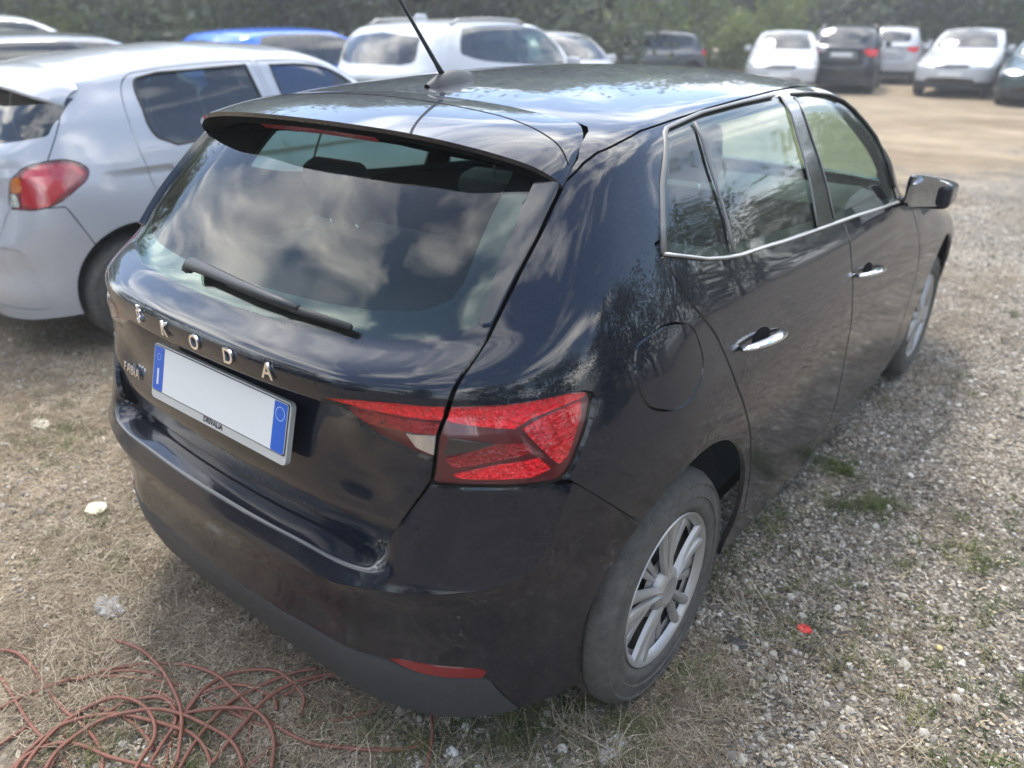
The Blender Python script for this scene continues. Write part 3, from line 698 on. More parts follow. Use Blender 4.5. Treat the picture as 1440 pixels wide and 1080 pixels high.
# ---------------------------------------------------------------- the black hatchback in front
SHUT=[(.531,1.392),(.568,1.377),(.604,1.339),(.618,1.295),(.630,1.222),(.634,1.144),(.634,1.084),(.637,1.025),(.632,.961),(.623,.924),(.613,.86),(.604,.802),(.563,.727),(.525,.655),(.512,.638),(.49,.6305)]
LAMP=[(.632,.959),(.668,.9595),(.706,.9585),(.733,.9585),(.754,.9595),(.776,.9595),(.787,.956),(.794,.940),(.7975,.915),(.8,.897),(.801,.867),(.8005,.830),(.7965,.808),(.790,.8),(.751,.8015),(.713,.803),(.66,.803),(.604,.801),(.613,.86),(.623,.924)]
DLO=[(-.012,1.158),(.05,1.140),(.15,1.115),(.317,1.089),(.6,1.066),(.866,1.049),(1.195,1.03),(1.50,1.008),(1.715,.992),(1.735,1.0),(1.715,1.085),(1.62,1.225),(1.555,1.275),(1.465,1.325),(1.39,1.358),(1.301,1.380),(1.15,1.393),(1.009,1.398),(.879,1.401),(.62,1.398),(.381,1.391),(.184,1.374),(.165,1.368),(.069,1.276),(.014,1.2)]
SEAM=[(-.2,1.29),(-.115,1.334),(-.069,1.350),(.0,1.363),(.092,1.378),(.25,1.389),(.445,1.400),(.65,1.407),(.904,1.413),(1.1,1.413),(1.25,1.408),(1.40,1.385),(1.55,1.33),(1.66,1.26),(1.78,1.14),(1.86,1.04),(1.93,.96)]
def make_main():
    car=empty('hatchback_car',(-.01,0,0))
    tag(car,'dusty black five-door hatchback seen from behind, filling the foreground','car')
    S,CC,nb=body_soup(NET_HATCH,HATCH_CREASE,ZC_HATCH,step=.0165,smooth=10,edge_smooth=14)
    full=both(S); sf=Surf(full)
    pb=M['paint_black']
    # dark shell added behind the panels, so the joints read as shaded gaps
    I=S
    for pl_ in ([(0,1.02),(.62,1.07),(.60,1.15),(.56,1.33),(0,1.37)],): I=I.cut(rear_phi(pl_))[1]
    I=I.cut(box_phi(DLO,(1,2),lambda V:V[:,0]>.3))[1]
    I=I.cut(lambda V: np.where(V[:,1]>1.33,sd_poly(V[:,[0,2]],np.array([(-.7,1.02),(.70,1.01),(.66,1.15),(.59,1.30),(.545,1.40),(-.545,1.43)])),1))[1]
    for cx in (.01,2.574):
        I=I.cut(box_phi(ellipse((cx,.357),.36,.365),(1,2),lambda V:V[:,0]>.3))[1]; I=I.cut(box_phi([(cx-.35,-.2),(cx+.35,-.2),(cx+.35,.34),(cx-.35,.34)],(1,2),lambda V:V[:,0]>.3))[1]
    for pl_ in (LAMP,[(.37,.93),(.39,.945),(.469,.957),(.552,.964),(.65,.964),(.65,.85),(.57,.85),(.48,.866)]): I=I.cut(lambda V: np.where(V[:,1]<0,sd_poly(V[:,[0,2]],np.array(pl_))-.004,1))[1]
    soup_obj('gap_shade_shell',both(I.offset(-.016)),M['dark_cavity'],car)
    # ----- tailgate opening
    tg_poly=[(0,.630)]+[(.3,.630),(.44,.630)]+SHUT[::-1]+[(.531,1.6),(0,1.6)]
    gapy=.004
    phiT=lambda V: np.maximum(sd_poly(V[:,[0,2]],np.vstack([np.array(tg_poly),np.array(tg_poly)[::-1]*[-1,1]])),V[:,1]-gapy)
    T,S=cutgap(S,phiT,.008)
    # the lower tailgate is one clean pressing, set back from the bumper corners
    wz=np.clip((.78-T.V[:,2])/.07,0,1)*(T.V[:,1]<-.3); wz=wz*wz*(3-2*wz)
    yt=np.interp(T.V[:,2],[.60,.63,.66,.70,.76,.82],[-.616,-.620,-.627,-.631,-.622,-.609])+.11*T.V[:,0]**2+.03*T.V[:,0]**4
    T.V[:,1]=T.V[:,1]*(1-wz)+yt*wz
    nn=np.zeros_like(T.V)
    for f_ in T.F:
        p_=T.V[list(f_)]; c_=np.cross(p_[1]-p_[0],p_[2]-p_[0])
        if len(f_)>3: c_=c_+np.cross(p_[2]-p_[0],p_[3]-p_[0])
        for q_ in f_: nn[q_]+=c_
    nn/=np.linalg.norm(nn,axis=1,keepdims=True)+1e-12; nn[np.abs(T.V[:,0])<1e-6,0]=0
    T.N=np.where((wz>0)[:,None],nn,T.N)
    # ----- rear window + side blades inside the tailgate
    gl=[(0,1.0325),(.117,1.0335),(.269,1.0345),(.398,1.036),(.484,1.046),(.559,1.059),(.606,1.078),(.611,1.09),(.600,1.154),(.585,1.235),(.569,1.311),(.55,1.345),(0,1.36)]
    G,T=T.cut(rear_phi(gl))
    bl=[(.6125,1.079),(.6345,1.0835),(.634,1.144),(.630,1.222),(.6175,1.296),(.571,1.312),(.587,1.235),(.602,1.154)]
    BL,T=T.cut(box_phi(bl,(0,2),lambda V:V[:,1]<0))
    lt=[(.380,.937),(.395,.9425),(.469,.954),(.552,.9605),(.640,.9615),(.640,.855),(.617,.852),(.572,.857),(.485,.872),(.41,.905)]
    LT,T=T.cut(box_phi(lt,(0,2),lambda V:(V[:,1]<0)))
    tailgate=soup_obj('tailgate',both(T.rim(.014,lambda v:abs(v[0])>1e-4)),pb,car)
    win=soup_obj('rear_window',both(G.offset(-.001)),M['glass_rear'],tailgate)
    # black ceramic border of the glass, 3 mm inside it
    inner=[(0,1.075),(.25,1.077),(.40,1.083),(.50,1.095),(.545,1.118),(.552,1.15),(.535,1.235),(.52,1.31),(.50,1.345),(0,1.358)]
    _,fr=G.cut(rear_phi(inner)); soup_obj('glass_border',both(fr.offset(-.005)),M['gloss_black'],tailgate)
    for k in (1,-1):
        q=BL.offset(.012).rim(.02); q=q if k>0 else q.mirrored(); soup_obj('air_blade',q,M['gloss_black'],tailgate)
    # ----- tail lamps: lens over coloured pieces
    def lamp_piece(src,poly,name,mt,par,k,depth,lift=0):
        ins,_=src.cut(box_phi(poly,(0,2))); ins=ins.offset(-depth)
        if not ins.F: return
        ins=ins.rim(.006)
        soup_obj(name,ins if k>0 else ins.mirrored(),M[mt],par)
    LO,S=cutgap(S,box_phi(LAMP,(0,2),lambda V:V[:,1]<.0),.003); LO=LO.subdiv().subdiv(); LT=LT.subdiv().subdiv()
    band=[(.619,.938),(.634,.931),(.724,.913),(.739,.927),(.784,.944),(.788,.951),(.772,.957),(.706,.955),(.629,.957)]
    cry=[(.734,.911),(.752,.926),(.784,.940),(.791,.91),(.793,.868),(.792,.838),(.785,.833),(.747,.890)]
    low=[(.640,.822),(.712,.844),(.763,.850),(.779,.826),(.76,.815),(.70,.815),(.66,.816)]
    clear=[(.629,.861),(.638,.898),(.703,.887)]
    mid=[(.628,.852),(.708,.884),(.744,.881),(.754,.862),(.645,.835)]
    for k in (1,-1):
        lamp=soup_obj('taillight',(LO if k>0 else LO.mirrored()).offset(-.015),M['lamp_dark'],car)
        rimm=LO.rim(.03); 
        for pol,nm,mt,dp in ((band,'light_band','lamp_red',.010),(cry,'crystal_facet','lamp_crystal',.009),(low,'light_strip','lamp_red',.010),(clear,'reverse_lamp','lamp_smoke',.008),(mid,'dark_strip','lamp_deep',.012)):
            lamp_piece(LO,pol,nm,mt,lamp,k,dp)
        # red facet lines of the crystal area
        Lq=[((.742,.921),(.772,.868)),((.756,.929),(.781,.874)),((.772,.935),(.787,.897)),((.744,.902),(.779,.934)),((.752,.889),(.786,.920)),((.762,.876),(.790,.900)),((.773,.861),(.791,.877))]
        for a,b in Lq:
            pts=[]
            for q in np.linspace(0,1,5):
                x=a[0]+(b[0]-a[0])*q; z=a[1]+(b[1]-a[1])*q; p_,n_=sf.rear(x,z); pts.append((p_-n_*.006)*np.array([k,1,1]))
            tube_obj('crystal_edge',pts,.0014,M['lamp_red'],lamp,5)
        soup_obj('lens',(LO.rim(.012) if k>0 else LO.rim(.012).mirrored()),M['lens'],lamp)
        tl=soup_obj('tailgate_light',(LT if k>0 else LT.mirrored()).offset(-.014),M['lamp_dark'],tailgate)
        lamp_piece(LT,[(.388,.934),(.47,.948),(.55,.955),(.624,.957),(.624,.934),(.511,.929),(.402,.926)],'light_band','lamp_red',tailgate,k,.008)
        lamp_piece(LT,[(.41,.921),(.511,.924),(.622,.929),(.62,.906),(.56,.899),(.47,.892),(.43,.903)],'dark_strip','lamp_deep',tailgate,k,.009)
        lamp_piece(LT,[(.555,.894),(.622,.901),(.614,.859),(.575,.868)],'reverse_lamp','lamp_clear',tailgate,k,.009)
        soup_obj('tailgate_lens',(LT if k>0 else LT.mirrored()),M['lens'],tailgate)
    # ----- wheel arches
    for cx,cz in ((.01,.357),(2.574,.357)):
        _,S=S.cut(box_phi(ellipse((cx,cz-.0),.352,.358),(1,2),lambda V:V[:,0]>.3))
        _,S=S.cut(box_phi([(cx-.335,-.2),(cx+.335,-.2),(cx+.335,.34),(cx-.335,.34)],(1,2),lambda V:V[:,0]>.3))
    # ----- rear reflector, lower plastic
    refl=[(.528,.378),(.56,.3845),(.609,.386),(.669,.380),(.706,.371),(.7055,.348),(.66,.353),(.61,.359),(.561,.366)]
    RF,S=cutgap(S,box_phi(refl,(0,2),lambda V:V[:,1]<-.2),.002)
    pl=[(0,.352),(.22,.354),(.40,.3655),(.50,.373),(.527,.372),(.561,.3635),(.61,.356),(.66,.350),(.709,.345),(.745,.20),(.75,.0),(0,0)]
    PL,S=cutgap(S,lambda V: np.maximum(rear_phi(pl,-.2)(V),V[:,1]+.3),.003)
    # ----- windows, doors
    W,S=S.cut(box_phi(DLO,(1,2),lambda V:V[:,0]>.3))
    roof_sel=lambda V: np.interp(V[:,1],[a for a,_ in SEAM],[b for _,b in SEAM])-V[:,2]
    RO,S=cutgap(S,lambda V: np.where(V[:,1]<1.99,roof_sel(V),1),.0028)
    wsp=[(0,1.025),(.68,1.02),(.64,1.15),(.575,1.30),(.53,1.385),(0,1.425)]
    WS,RO=RO.cut(lambda V: np.where(V[:,1]>1.33,sd_poly(V[:,[0,2]],np.vstack([np.array(wsp),np.array(wsp)[::-1]*[-1,1]])),1))
    WS2,S=S.cut(lambda V: np.where(V[:,1]>1.6,sd_poly(V[:,[0,2]],np.vstack([np.array(wsp),np.array(wsp)[::-1]*[-1,1]])),1))
    WS=WS.plus(WS2)
    rd=[(-.03,1.175),(-.02,1.144),(.035,1.046),(.111,.964),(.128,.94),(.152,.895),(.191,.814),(.251,.728),(.307,.635),(.352,.54),(.385,.45),(.40,.385),(.42,.325),(.46,.30),(1.2,.292),(1.205,.36),(1.14,.62),(1.098,.789),(1.10,.88),(1.109,.966),(1.09,1.05),(1.0,1.12),(.3,1.2)]
    fd=[(1.1095,.966),(1.1005,.88),(1.0985,.789),(1.1405,.62),(1.2055,.36),(1.2005,.292),(1.93,.292),(1.99,.34),(2.02,.5),(2.02,.7),(1.99,.84),(1.93,.93),(1.83,.99),(1.76,1.05),(1.4,1.15),(1.05,1.1)]
    RD,S=cutgap(S,box_phi(rd,(1,2),lambda V:V[:,0]>.5),.009)
    FD,S=cutgap(S,box_phi(fd,(1,2),lambda V:V[:,0]>.5),.007)
    fuel=smooth_poly([(-.170,1.010),(-.145,1.0155),(-.017,1.016),(.022,.996),(.038,.961),(.040,.906),(.012,.876),(-.149,.8715),(-.177,.893),(-.193,.938),(-.191,.975)],4)
    Sq,S0=S,S
    FF,SR=cutgap(S,box_phi(fuel,(1,2),lambda V:V[:,0]>.5),.006)
    # ----- bumper / quarter / fender / bonnet split
    def phiB(V):
        line=(V[:,2]-.80)-( -.95*(V[:,1]+.386))   # slopes down towards the arch
        return np.maximum(V[:,2]-.8005,np.maximum(line,V[:,1]+.15))
    BUr,QR=cutgap(SR,phiB,.003); _,QL=cutgap(S0,phiB,.003)
    bon=[(0,3.16),(.45,3.12),(.60,3.03),(.70,2.80),(.755,2.45),(.765,2.22),(.72,2.13),(.45,2.235),(0,2.285)]
    phiH=lambda V: np.where(V[:,2]>.70,sd_poly(V[:,[0,1]],np.vstack([np.array(bon),np.array(bon)[::-1]*[-1,1]])),1)
    BO,QR=cutgap(QR,phiH,.005); _,QL=cutgap(QL,phiH,.005)
    phiF=lambda V: np.maximum(2.88-V[:,1],V[:,2]-.66)
    FB,QR=cutgap(QR,phiF,.004); _,QL=cutgap(QL,phiF,.004)
    hl=[(.42,.665),(.74,.665),(.80,.70),(.72,.755),(.55,.748),(.42,.73)]
    phiL=lambda V: np.where(V[:,1]>2.7,sd_poly(V[:,[0,2]],np.array(hl)),1)
    HL,QR=QR.cut(phiL); _,QL=QL.cut(phiL)
    phiN=lambda V: 2.02-V[:,1]
    FEr,QR=cutgap(QR,phiN,.004); FEl,QL=cutgap(QL,phiN,.004)
    # crease: the rear face of the bumper stands proud of the flank below and beside it
    CRE=[(0,.5475),(.315,.549),(.45,.559),(.528,.575),(.60,.583),(.668,.591),(.727,.603),(.762,.623),(.785,.681),(.795,.751),(.799,.80),(.79,.9),(.0,.9)]
    CRE=[tuple(q) for q in smooth_poly(CRE[:11],6,False)]+CRE[11:]
    cp=np.vstack([np.array(CRE),np.array(CRE)[::-1]*[-1,1]])
    def crease(Q):
        ph=lambda V: sd_poly(V[:,[0,2]],cp)
        def grad(V):
            e=.002; gx=(ph(V+[e,0,0])-ph(V-[e,0,0]))/(2*e); gz=(ph(V+[0,0,e])-ph(V-[0,0,e]))/(2*e); return np.stack([gx,0*gx,gz],1)
        a,b=Q.cut(ph); b1,b2=b.cut(lambda V:ph(V)-.010); a1,a2=a.cut(lambda V:-.03-ph(V)) if False else (a,None)
        nz=lambda n:n/(np.linalg.norm(n,axis=1,keepdims=True)+1e-9)
        d=ph(a.V); ga=grad(a.V); k=np.exp(-np.abs(d)/.025)[:,None]
        a=Soup(a.V+a.N*(.012*np.exp(-np.abs(d)/.05))[:,None],nz(a.N-ga*k*.30),a.F)
        d=ph(b1.V); gb=grad(b1.V); t=np.clip(d/.010,0,1)[:,None]
        b1=Soup(b1.V+b1.N*.012*(1-t)**1.5,nz(b1.N+gb*.75*(1-t)),b1.F)
        return a.plus(b1).plus(b2)
    BUr=BUr.relax(lambda V:(V[:,0]>.50)&(V[:,0]<.56)&(V[:,2]>.60)&(V[:,2]<.70)&(V[:,1]<-.5),8)
    BU=crease(BUr)
    bumper=soup_obj('rear_bumper',both(BU.rim(.012,lambda v:abs(v[0])>1e-4 and abs(sd_poly(np.array([[abs(v[0]),v[2]]]),cp)[0])>.014)),pb,car)
    soup_obj('lower_trim',both(PL.offset(.002).rim(.02,lambda v:abs(v[0])>1e-4)),M['plastic'],bumper)
    for k in (1,-1):
        q=RF.offset(.002).rim(.01); soup_obj('reflector',q if k>0 else q.mirrored(),M['reflector_red'],bumper)
    soup_obj('quarter_panel',QR.rim(.014),pb,car); soup_obj('quarter_panel',QL.mirrored().rim(.014),pb,car)
    soup_obj('front_fender',FEr.rim(.014),pb,car); soup_obj('front_fender',FEl.mirrored().rim(.014),pb,car)
    soup_obj('fuel_flap',FF.rim(.012),pb,car)
    soup_obj('bonnet',both(BO.rim(.014,lambda v:abs(v[0])>1e-4)),pb,car)
    soup_obj('front_bumper',both(FB.rim(.012,lambda v:abs(v[0])>1e-4)),pb,car)
    for k in (1,-1): soup_obj('headlight',HL if k>0 else HL.mirrored(),M['lamp_clear'],car)
    roof=soup_obj('roof',both(RO),pb,car)
    soup_obj('windscreen',both(WS),M['glass'],car)
    # ----- side glass, pillars and trim
    qd=lambda z:.310-(1.374-z)*.0923
    b0=lambda z:.900-(1.396-z)*.105; b1=lambda z:.985+(1.396-z)*.075
    for k in (1,-1):
        mm=(lambda s:s) if k>0 else (lambda s:s.mirrored())
        rdoor=soup_obj('door',mm(RD.rim(.014)),pb,car); fdoor=soup_obj('door',mm(FD.rim(.014)),pb,car)
        Wi=W
        pill,Wi=Wi.cut(lambda V: np.maximum(b0(V[:,2])-V[:,1],V[:,1]-b1(V[:,2])))
        fg,Wi=Wi.cut(lambda V: .94-V[:,1])
        fg_in,fg_fr=fg.cut(lambda V: sd_poly(V[:,[1,2]],np.array(DLO))+.026); 
        qg,rg=Wi.cut(lambda V: V[:,1]-qd(V[:,2]))
        soup_obj('pillar_cover',mm(pill.offset(.001)),M['gloss_black'],car)
        soup_obj('window_pane',mm(fg.offset(-.004)),M['glass'],fdoor)
        soup_obj('window_pane',mm(rg.offset(-.004)),M['glass'],rdoor)
        soup_obj('quarter_pane',mm(qg.offset(-.004)),M['glass'],rdoor)
        # dark seals just behind the panes' edges
        sealS,_=W.cut(lambda V:-sd_poly(V[:,[1,2]],np.array(DLO))-.024)
        soup_obj('window_seal',mm(sealS.offset(-.007)),M['rubber_seal'],car)
        # quarter divider and its bars
        def on(y,z): 
            p_,n_=sf.side(y,z); return (p_+n_*.002)*np.array([k,1,1])
        tube_obj('window_bar',[on(qd(z),z) for z in np.linspace(1.10,1.378,9)],.006,M['trim_grey'],rdoor,6,flat=.5)
        tube_obj('window_bar',[on(b0(z)-.002,z) for z in np.linspace(1.055,1.394,9)],.005,M['trim_grey'],rdoor,6,flat=.5)
        tube_obj('window_bar',[on(b1(z)+.002,z) for z in np.linspace(1.05,1.392,9)],.006,M['trim_grey'],fdoor,6,flat=.5)
        belt=[on(y,z) for y,z in [(-.018,1.154),(.05,1.137),(.15,1.111),(.23,1.097),(.317,1.0855),(.45,1.076),(.6,1.063),(.866,1.046),(1.195,1.027),(1.50,1.005),(1.725,.989)]]
        tube_obj('belt_trim',belt,.0085,M['trim'],car,8,flat=.5)
        top=[on(y,z) for y,z in [(-.018,1.154),(.010,1.2),(.065,1.276),(.115,1.325),(.160,1.368),(.184,1.376),(.281,1.385),(.381,1.393),(.62,1.400),(.86,1.403)]]
        tube_obj('window_surround',top,.007,M['trim_grey'],car,8,flat=.5)
        top=[on(y,z) for y,z in [(.99,1.400),(1.15,1.395),(1.301,1.382),(1.39,1.36),(1.465,1.327),(1.555,1.277),(1.62,1.227),(1.69,1.13),(1.725,1.04)]]
        tube_obj('window_surround',top,.006,M['trim_grey'],car,8,flat=.6)
        # door handles: flat disc coloured as the hollow's shade, chrome-topped grip bowed over it
        for par,y0,y1,z0,z1 in ((rdoor,.225,.465,.888,.868),(fdoor,1.135,1.375,.853,.832)):
            pts=[];cup=[]
            for q in np.linspace(0,1,11):
                p_,n_=sf.side(y0+(y1-y0)*q,z0+(z1-z0)*q-.0)
                pts.append((p_+n_*(.006+.034*math.sin(math.pi*min(1,max(0,q)))**.6))*np.array([k,1,1]))
            tube_obj('door_handle',pts,[.006+.010*math.sin(math.pi*(.12+.76*q))**.8 for q in np.linspace(0,1,11)],M['chrome'],par,10,flat=.55)
            ym,zm=(y0+y1)/2,(z0+z1)/2
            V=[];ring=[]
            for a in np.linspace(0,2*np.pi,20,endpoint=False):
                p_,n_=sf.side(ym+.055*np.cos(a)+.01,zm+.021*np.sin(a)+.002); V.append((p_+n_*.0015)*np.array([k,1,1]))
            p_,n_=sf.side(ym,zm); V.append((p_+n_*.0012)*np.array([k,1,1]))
            mesh_obj('handle_hollow_shade',V,[(i,(i+1)%20,20) if k>0 else ((i+1)%20,i,20) for i in range(20)],M['dark_cavity'],par)
        # door mirror
        bm=bmesh.new(); add_box(bm,(.925*k,1.765,1.038),(.165,.16,.135),(0,0,-.10*k),.0)
        for v in bm.verts:
            f=(v.co.y-1.69)/.15
            v.co.z=1.04+(v.co.z-1.04)*(1-.28*max(0,f)); v.co.x=k*(.925+(abs(v.co.x)-.925)*(1-.20*max(0,f)))
            if abs(v.co.x)>.925: v.co.z=1.035+(v.co.z-1.04)*.72
        bmesh.ops.subdivide_edges(bm,edges=bm.edges[:],cuts=1,use_grid_fill=True); bmesh.ops.bevel(bm,geom=bm.edges[:],offset=.014,segments=1,affect='EDGES')
        mo=bm_obj('side_mirror',bm,pb,fdoor); mod=mo.modifiers.new('s','SUBSURF'); mod.levels=1; mod.render_levels=2
        bm=bmesh.new()
        for x,z in ((.853,.985),(.985,1.002),(.992,1.06),(.955,1.098),(.862,1.102)): bm.verts.new((x*k,1.672+.10*(x-.85),z))
        bm.faces.new(bm.verts[:]); bmesh.ops.bevel(bm,geom=bm.verts[:],offset=.015,segments=3,affect='VERTICES'); bm_obj('mirror_glass',bm,M['mirror'],fdoor,smooth=False)
        tube_obj('mirror_stalk',[(.82*k,1.76,.985),(.86*k,1.765,.995),(.90*k,1.77,1.01)],[.03,.026,.026],M['gloss_black'],fdoor,8,flat=.6)
    # ----- wheel housings and wheels
    for cy in (0.01,2.574):
        for k in (1,-1):
            V=[];F=[];n=25
            for a in np.linspace(-.35,np.pi+.35,n):
                for x in (.885,.60):
                    V.append((k*(x if x<.8 else .80),cy+.352*np.cos(a),.357+.356*np.sin(a)))
            for i in range(n-1): F.append((2*i,2*i+1,2*i+3,2*i+2))
            c=len(V); V.append((k*.60,cy,.3)); 
            for i in range(n-1): F.append((2*i+1,c,2*i+3))
            mesh_obj('wheel_housing',V,F,M['plastic'],car)
    for wy in (0,2.564):
        for k in (1,-1): make_wheel('wheel',car,(k*.852,wy,.309),k,spin=.35 if wy==0 else 1.0)
    # ----- spoiler
    tr=[(0,-.325,1.397),(.16,-.322,1.395),(.309,-.303,1.387),(.44,-.282,1.373),(.53,-.246,1.353),(.578,-.222,1.337),(.606,-.20,1.318),(.6205,-.180,1.298)]
    fr=[(0,.004,1.4305),(.15,.004,1.427),(.30,.003,1.419),(.44,.0,1.4065),(.531,-.001,1.3925),(.566,-.036,1.378),(.6025,-.113,1.340),(.6195,-.178,1.299)]
    tr_=_cr(np.array(tr),[8]*7,lambda q:q*np.array([-1,1,1])); fr_=_cr(np.array(fr),[8]*7,lambda q:q*np.array([-1,1,1]))
    nv=14; Gs=[]
    for i in range(len(tr_)):
        row=[]
        for j in range(nv+1):
            q=j/nv; p_=fr_[i]*(1-q)+tr_[i]*q; p_=p_+np.array([0,0,.010*math.sin(math.pi*q)*(1-(i/len(tr_))**3)]); row.append(p_)
        # rounded lip, underside running forward to the window
        t=tr_[i]; e=t+np.array([0,.003,-.010]); row.append(e)
        inn=np.array([t[0]*.955,0,0]); 
        row.append(np.array([t[0]*.985,t[1]+.03,t[2]-.026])); 
        pg,_=sf.rear(min(t[0]*.95,.57),min(1.352,t[2]-.030)); row.append(np.array([pg[0],pg[1]+.006,pg[2]]))
        Gs.append(row)
    Gs=np.array(Gs); V=Gs.reshape(-1,3); F=[tuple(f) for f in grid_faces(Gs.shape[0],Gs.shape[1])]
    def half_of(c0,c1):
        Gq=Gs[:,c0:c1]; V=Gq.reshape(-1,3); F=[tuple(f) for f in grid_faces(Gq.shape[0],Gq.shape[1])]; n_=vnormals(V,F)
        h=Soup(V,n_,F)
        if (n_[2,2]<0)==(c0==0): h=Soup(V,-n_,[f[::-1] for f in F])
        h.N[np.abs(h.V[:,0])<1e-6,0]=0; return both(h)
    sp=half_of(0,nv+2); spo=mesh_obj('spoiler',sp.V,sp.F,pb,car,auto=38)
    un=half_of(nv+1,nv+4); mesh_obj('spoiler_underside',un.V,un.F,M['dark_cavity'],spo)
    sm=np.array([(0,-.09,0),(.15,-.092,0),(.30,-.098,0),(.43,-.105,0),(.52,-.118,0),(.575,-.130,0),(.606,-.145,0)])
    # seam across the spoiler: a thin recessed black strip
    def on_sp(x,y):
        from mathutils.bvhtree import BVHTree
        h=spb.ray_cast(Vector((x,y,2)),Vector((0,0,-1))); return np.array(h[0])+np.array([0,0,.0004])
    from mathutils.bvhtree import BVHTree
    spb=BVHTree.FromPolygons([tuple(v) for v in sp.V],sp.F)
    pts=[]
    ss=_cr(sm,[4]*6,lambda q:q*np.array([-1,1,1]))
    for q in ss[::-1]: pts.append(on_sp(-q[0],q[1]))
    for q in ss[1:]: pts.append(on_sp(q[0],q[1]))
    tube_obj('spoiler_seam',pts,.0022,M['dark_cavity'],spo,6,flat=.25)
    bm=bmesh.new(); rows=[]
    for x in np.linspace(-.205,.205,15):
        y=-.288+.02*(x/.2)**2*.4; z=1.370-.012*(x/.2)**2*.3
        rows.append([bm.verts.new((x+.0,y-.002,z+.009)),bm.verts.new((x,y-.004,z)),bm.verts.new((x,y+.010,z-.012))])
    for a,b in zip(rows,rows[1:]):
        for i in (0,1): bm.faces.new((a[i],a[i+1],b[i+1],b[i]))
    bm_obj('brake_light',bm,M['lamp_deep'],spo)
    # ----- antenna
    p_,_=sf.top(0,.16); z0=p_[2]
    bm=bmesh.new(); rows=[]
    for q in np.linspace(0,1,9):
        y=.085+q*.17; wdt=.034*math.sin(math.pi*(.08+.84*q))**.7; hh=.030*math.sin(math.pi*(.05+.8*q))**.8+.004; zz=sf.top(0,y)[0][2]-.003
        rows.append([bm.verts.new((x*wdt,y,zz+hh*(1-abs(x)**2.2))) for x in np.linspace(-1,1,9)])
    for a,b in zip(rows,rows[1:]):
        for i in range(8): bm.faces.new((a[i],a[i+1],b[i+1],b[i]))
    ab=bm_obj('antenna_base',bm,M['plastic'],roof)
    tube_obj('antenna_rod',[(0,.150,z0+.015),(-.003,.125,z0+.05),(-.012,.02,z0+.19),(-.016,-.03,z0+.255)],[.0085,.006,.0042,.0036],M['plastic'],roof,8)
    # ----- wiper
    def og(x,z,d): 
        p_,n_=sf.rear(x,z); return p_+n_*d
    arm=[og(-.155,1.062,.020),og(-.135,1.070,.030),og(-.05,1.067,.034),og(.06,1.062,.034),og(.17,1.057,.030),og(.245,1.054,.024)]
    tube_obj('wiper_arm',arm,[.019,.021,.017,.014,.011,.008],M['plastic'],tailgate,8,flat=.7)
    tube_obj('wiper_blade',[og(.0,1.060,.014),og(.12,1.056,.016),og(.25,1.051,.016),og(.385,1.046,.014)],[.006,.007,.008,.006],M['rubber_seal'],tailgate,6,flat=1.2)
    for sc in ([(.27,.5955),(.33,.597),(.38,.5975),(.43,.599)],[(.315,.583),(.318,.594),(.314,.600)],[(.36,.590),(.40,.593)]):
        tube_obj('scratch',[sf.rear(x,z)[0]+np.array([0,-.0006,.0004]) for x,z in sc],.0009,M['scratch'],bumper,4)
    # ----- badges, number plate
    for i,ch in enumerate('\u0160KODA'):
        x=(i-2)*.125; p_,n_=sf.rear(x,.962); p2,_=sf.rear(x+.02,.962); p3,_=sf.rear(x-.02,.962); up,_=sf.rear(x,.975); dn,_=sf.rear(x,.948)
        text_mesh('letter',ch,.047,M['chrome'],tailgate,frame4(p_+n_*.0035,p2-p3,up-dn),.0025,.0008)
    p_,n_=sf.rear(-.47,.745); p2,_=sf.rear(-.45,.745); p3,_=sf.rear(-.49,.745); up,_=sf.rear(-.47,.76); dn,_=sf.rear(-.47,.73)
    text_mesh('letter','FABIA',.036,M['chrome'],tailgate,frame4((-.47,-.5985,.745),(.045,-.0045,0),(0,.14,1)),.0018,.0004,spacing=1.08)
    tilt=.27; pc=np.array([.010,-.634,.8300]); u=np.array([0,math.sin(tilt),math.cos(tilt)]); nrm=np.array([0,-math.cos(tilt),math.sin(tilt)])
    def pm(dx,dz,dn): 
        q=pc+np.array([dx,0,0])+u*dz+nrm*dn; return frame4(q,(1,0,0),tuple(u))
    def slab(name,w_,h_,t_,mt,par,M4,bev=.004,rnd=0):
        bm=bmesh.new(); add_box(bm,(0,0,0),(w_,h_,t_),None,0)
        if rnd: bmesh.ops.bevel(bm,geom=[e for e in bm.edges if abs(e.verts[0].co.z-e.verts[1].co.z)>t_*.5],offset=rnd,segments=4,affect='EDGES',profile=.5)
        o=bm_obj(name,bm,M[mt],par); o.matrix_local=M4; return o
    npl=slab('number_plate',.534,.136,.012,'plate_frame',tailgate,pm(0,-.008,-.004),rnd=.012)
    slab('plate_border',.524,.113,.002,'print_black',tailgate,pm(0,.0005,.0025),rnd=.006)
    slab('plate_face',.52,.109,.002,'plate_white',tailgate,pm(0,.001,.0038),rnd=.006)
    slab('plate_band',.043,.107,.001,'plate_blue',tailgate,pm(-.2375,.001,.0050),rnd=.003)
    slab('plate_band',.043,.107,.001,'plate_blue',tailgate,pm(.2375,.001,.0050),rnd=.003)
    text_mesh('plate_letter','I',.055,M['plate_white'],tailgate,pm(-.2375,-.020,.0058),.0002,.001)
    V,F=lathe([(0,.0135),(0,.0150)],28,'z'); ring=mesh_obj('plate_star_ring',V,F,M['print_pale'],tailgate,smooth=False); ring.matrix_local=pm(-.2375,.030,.0057); ring.scale=(.55,.55,1)
    V,F=lathe([(0,.0138),(0,.0152)],28,'z'); ring=mesh_obj('plate_ring',V,F,M['print_pale'],tailgate,smooth=False); ring.matrix_local=pm(.2375,.030,.0057)
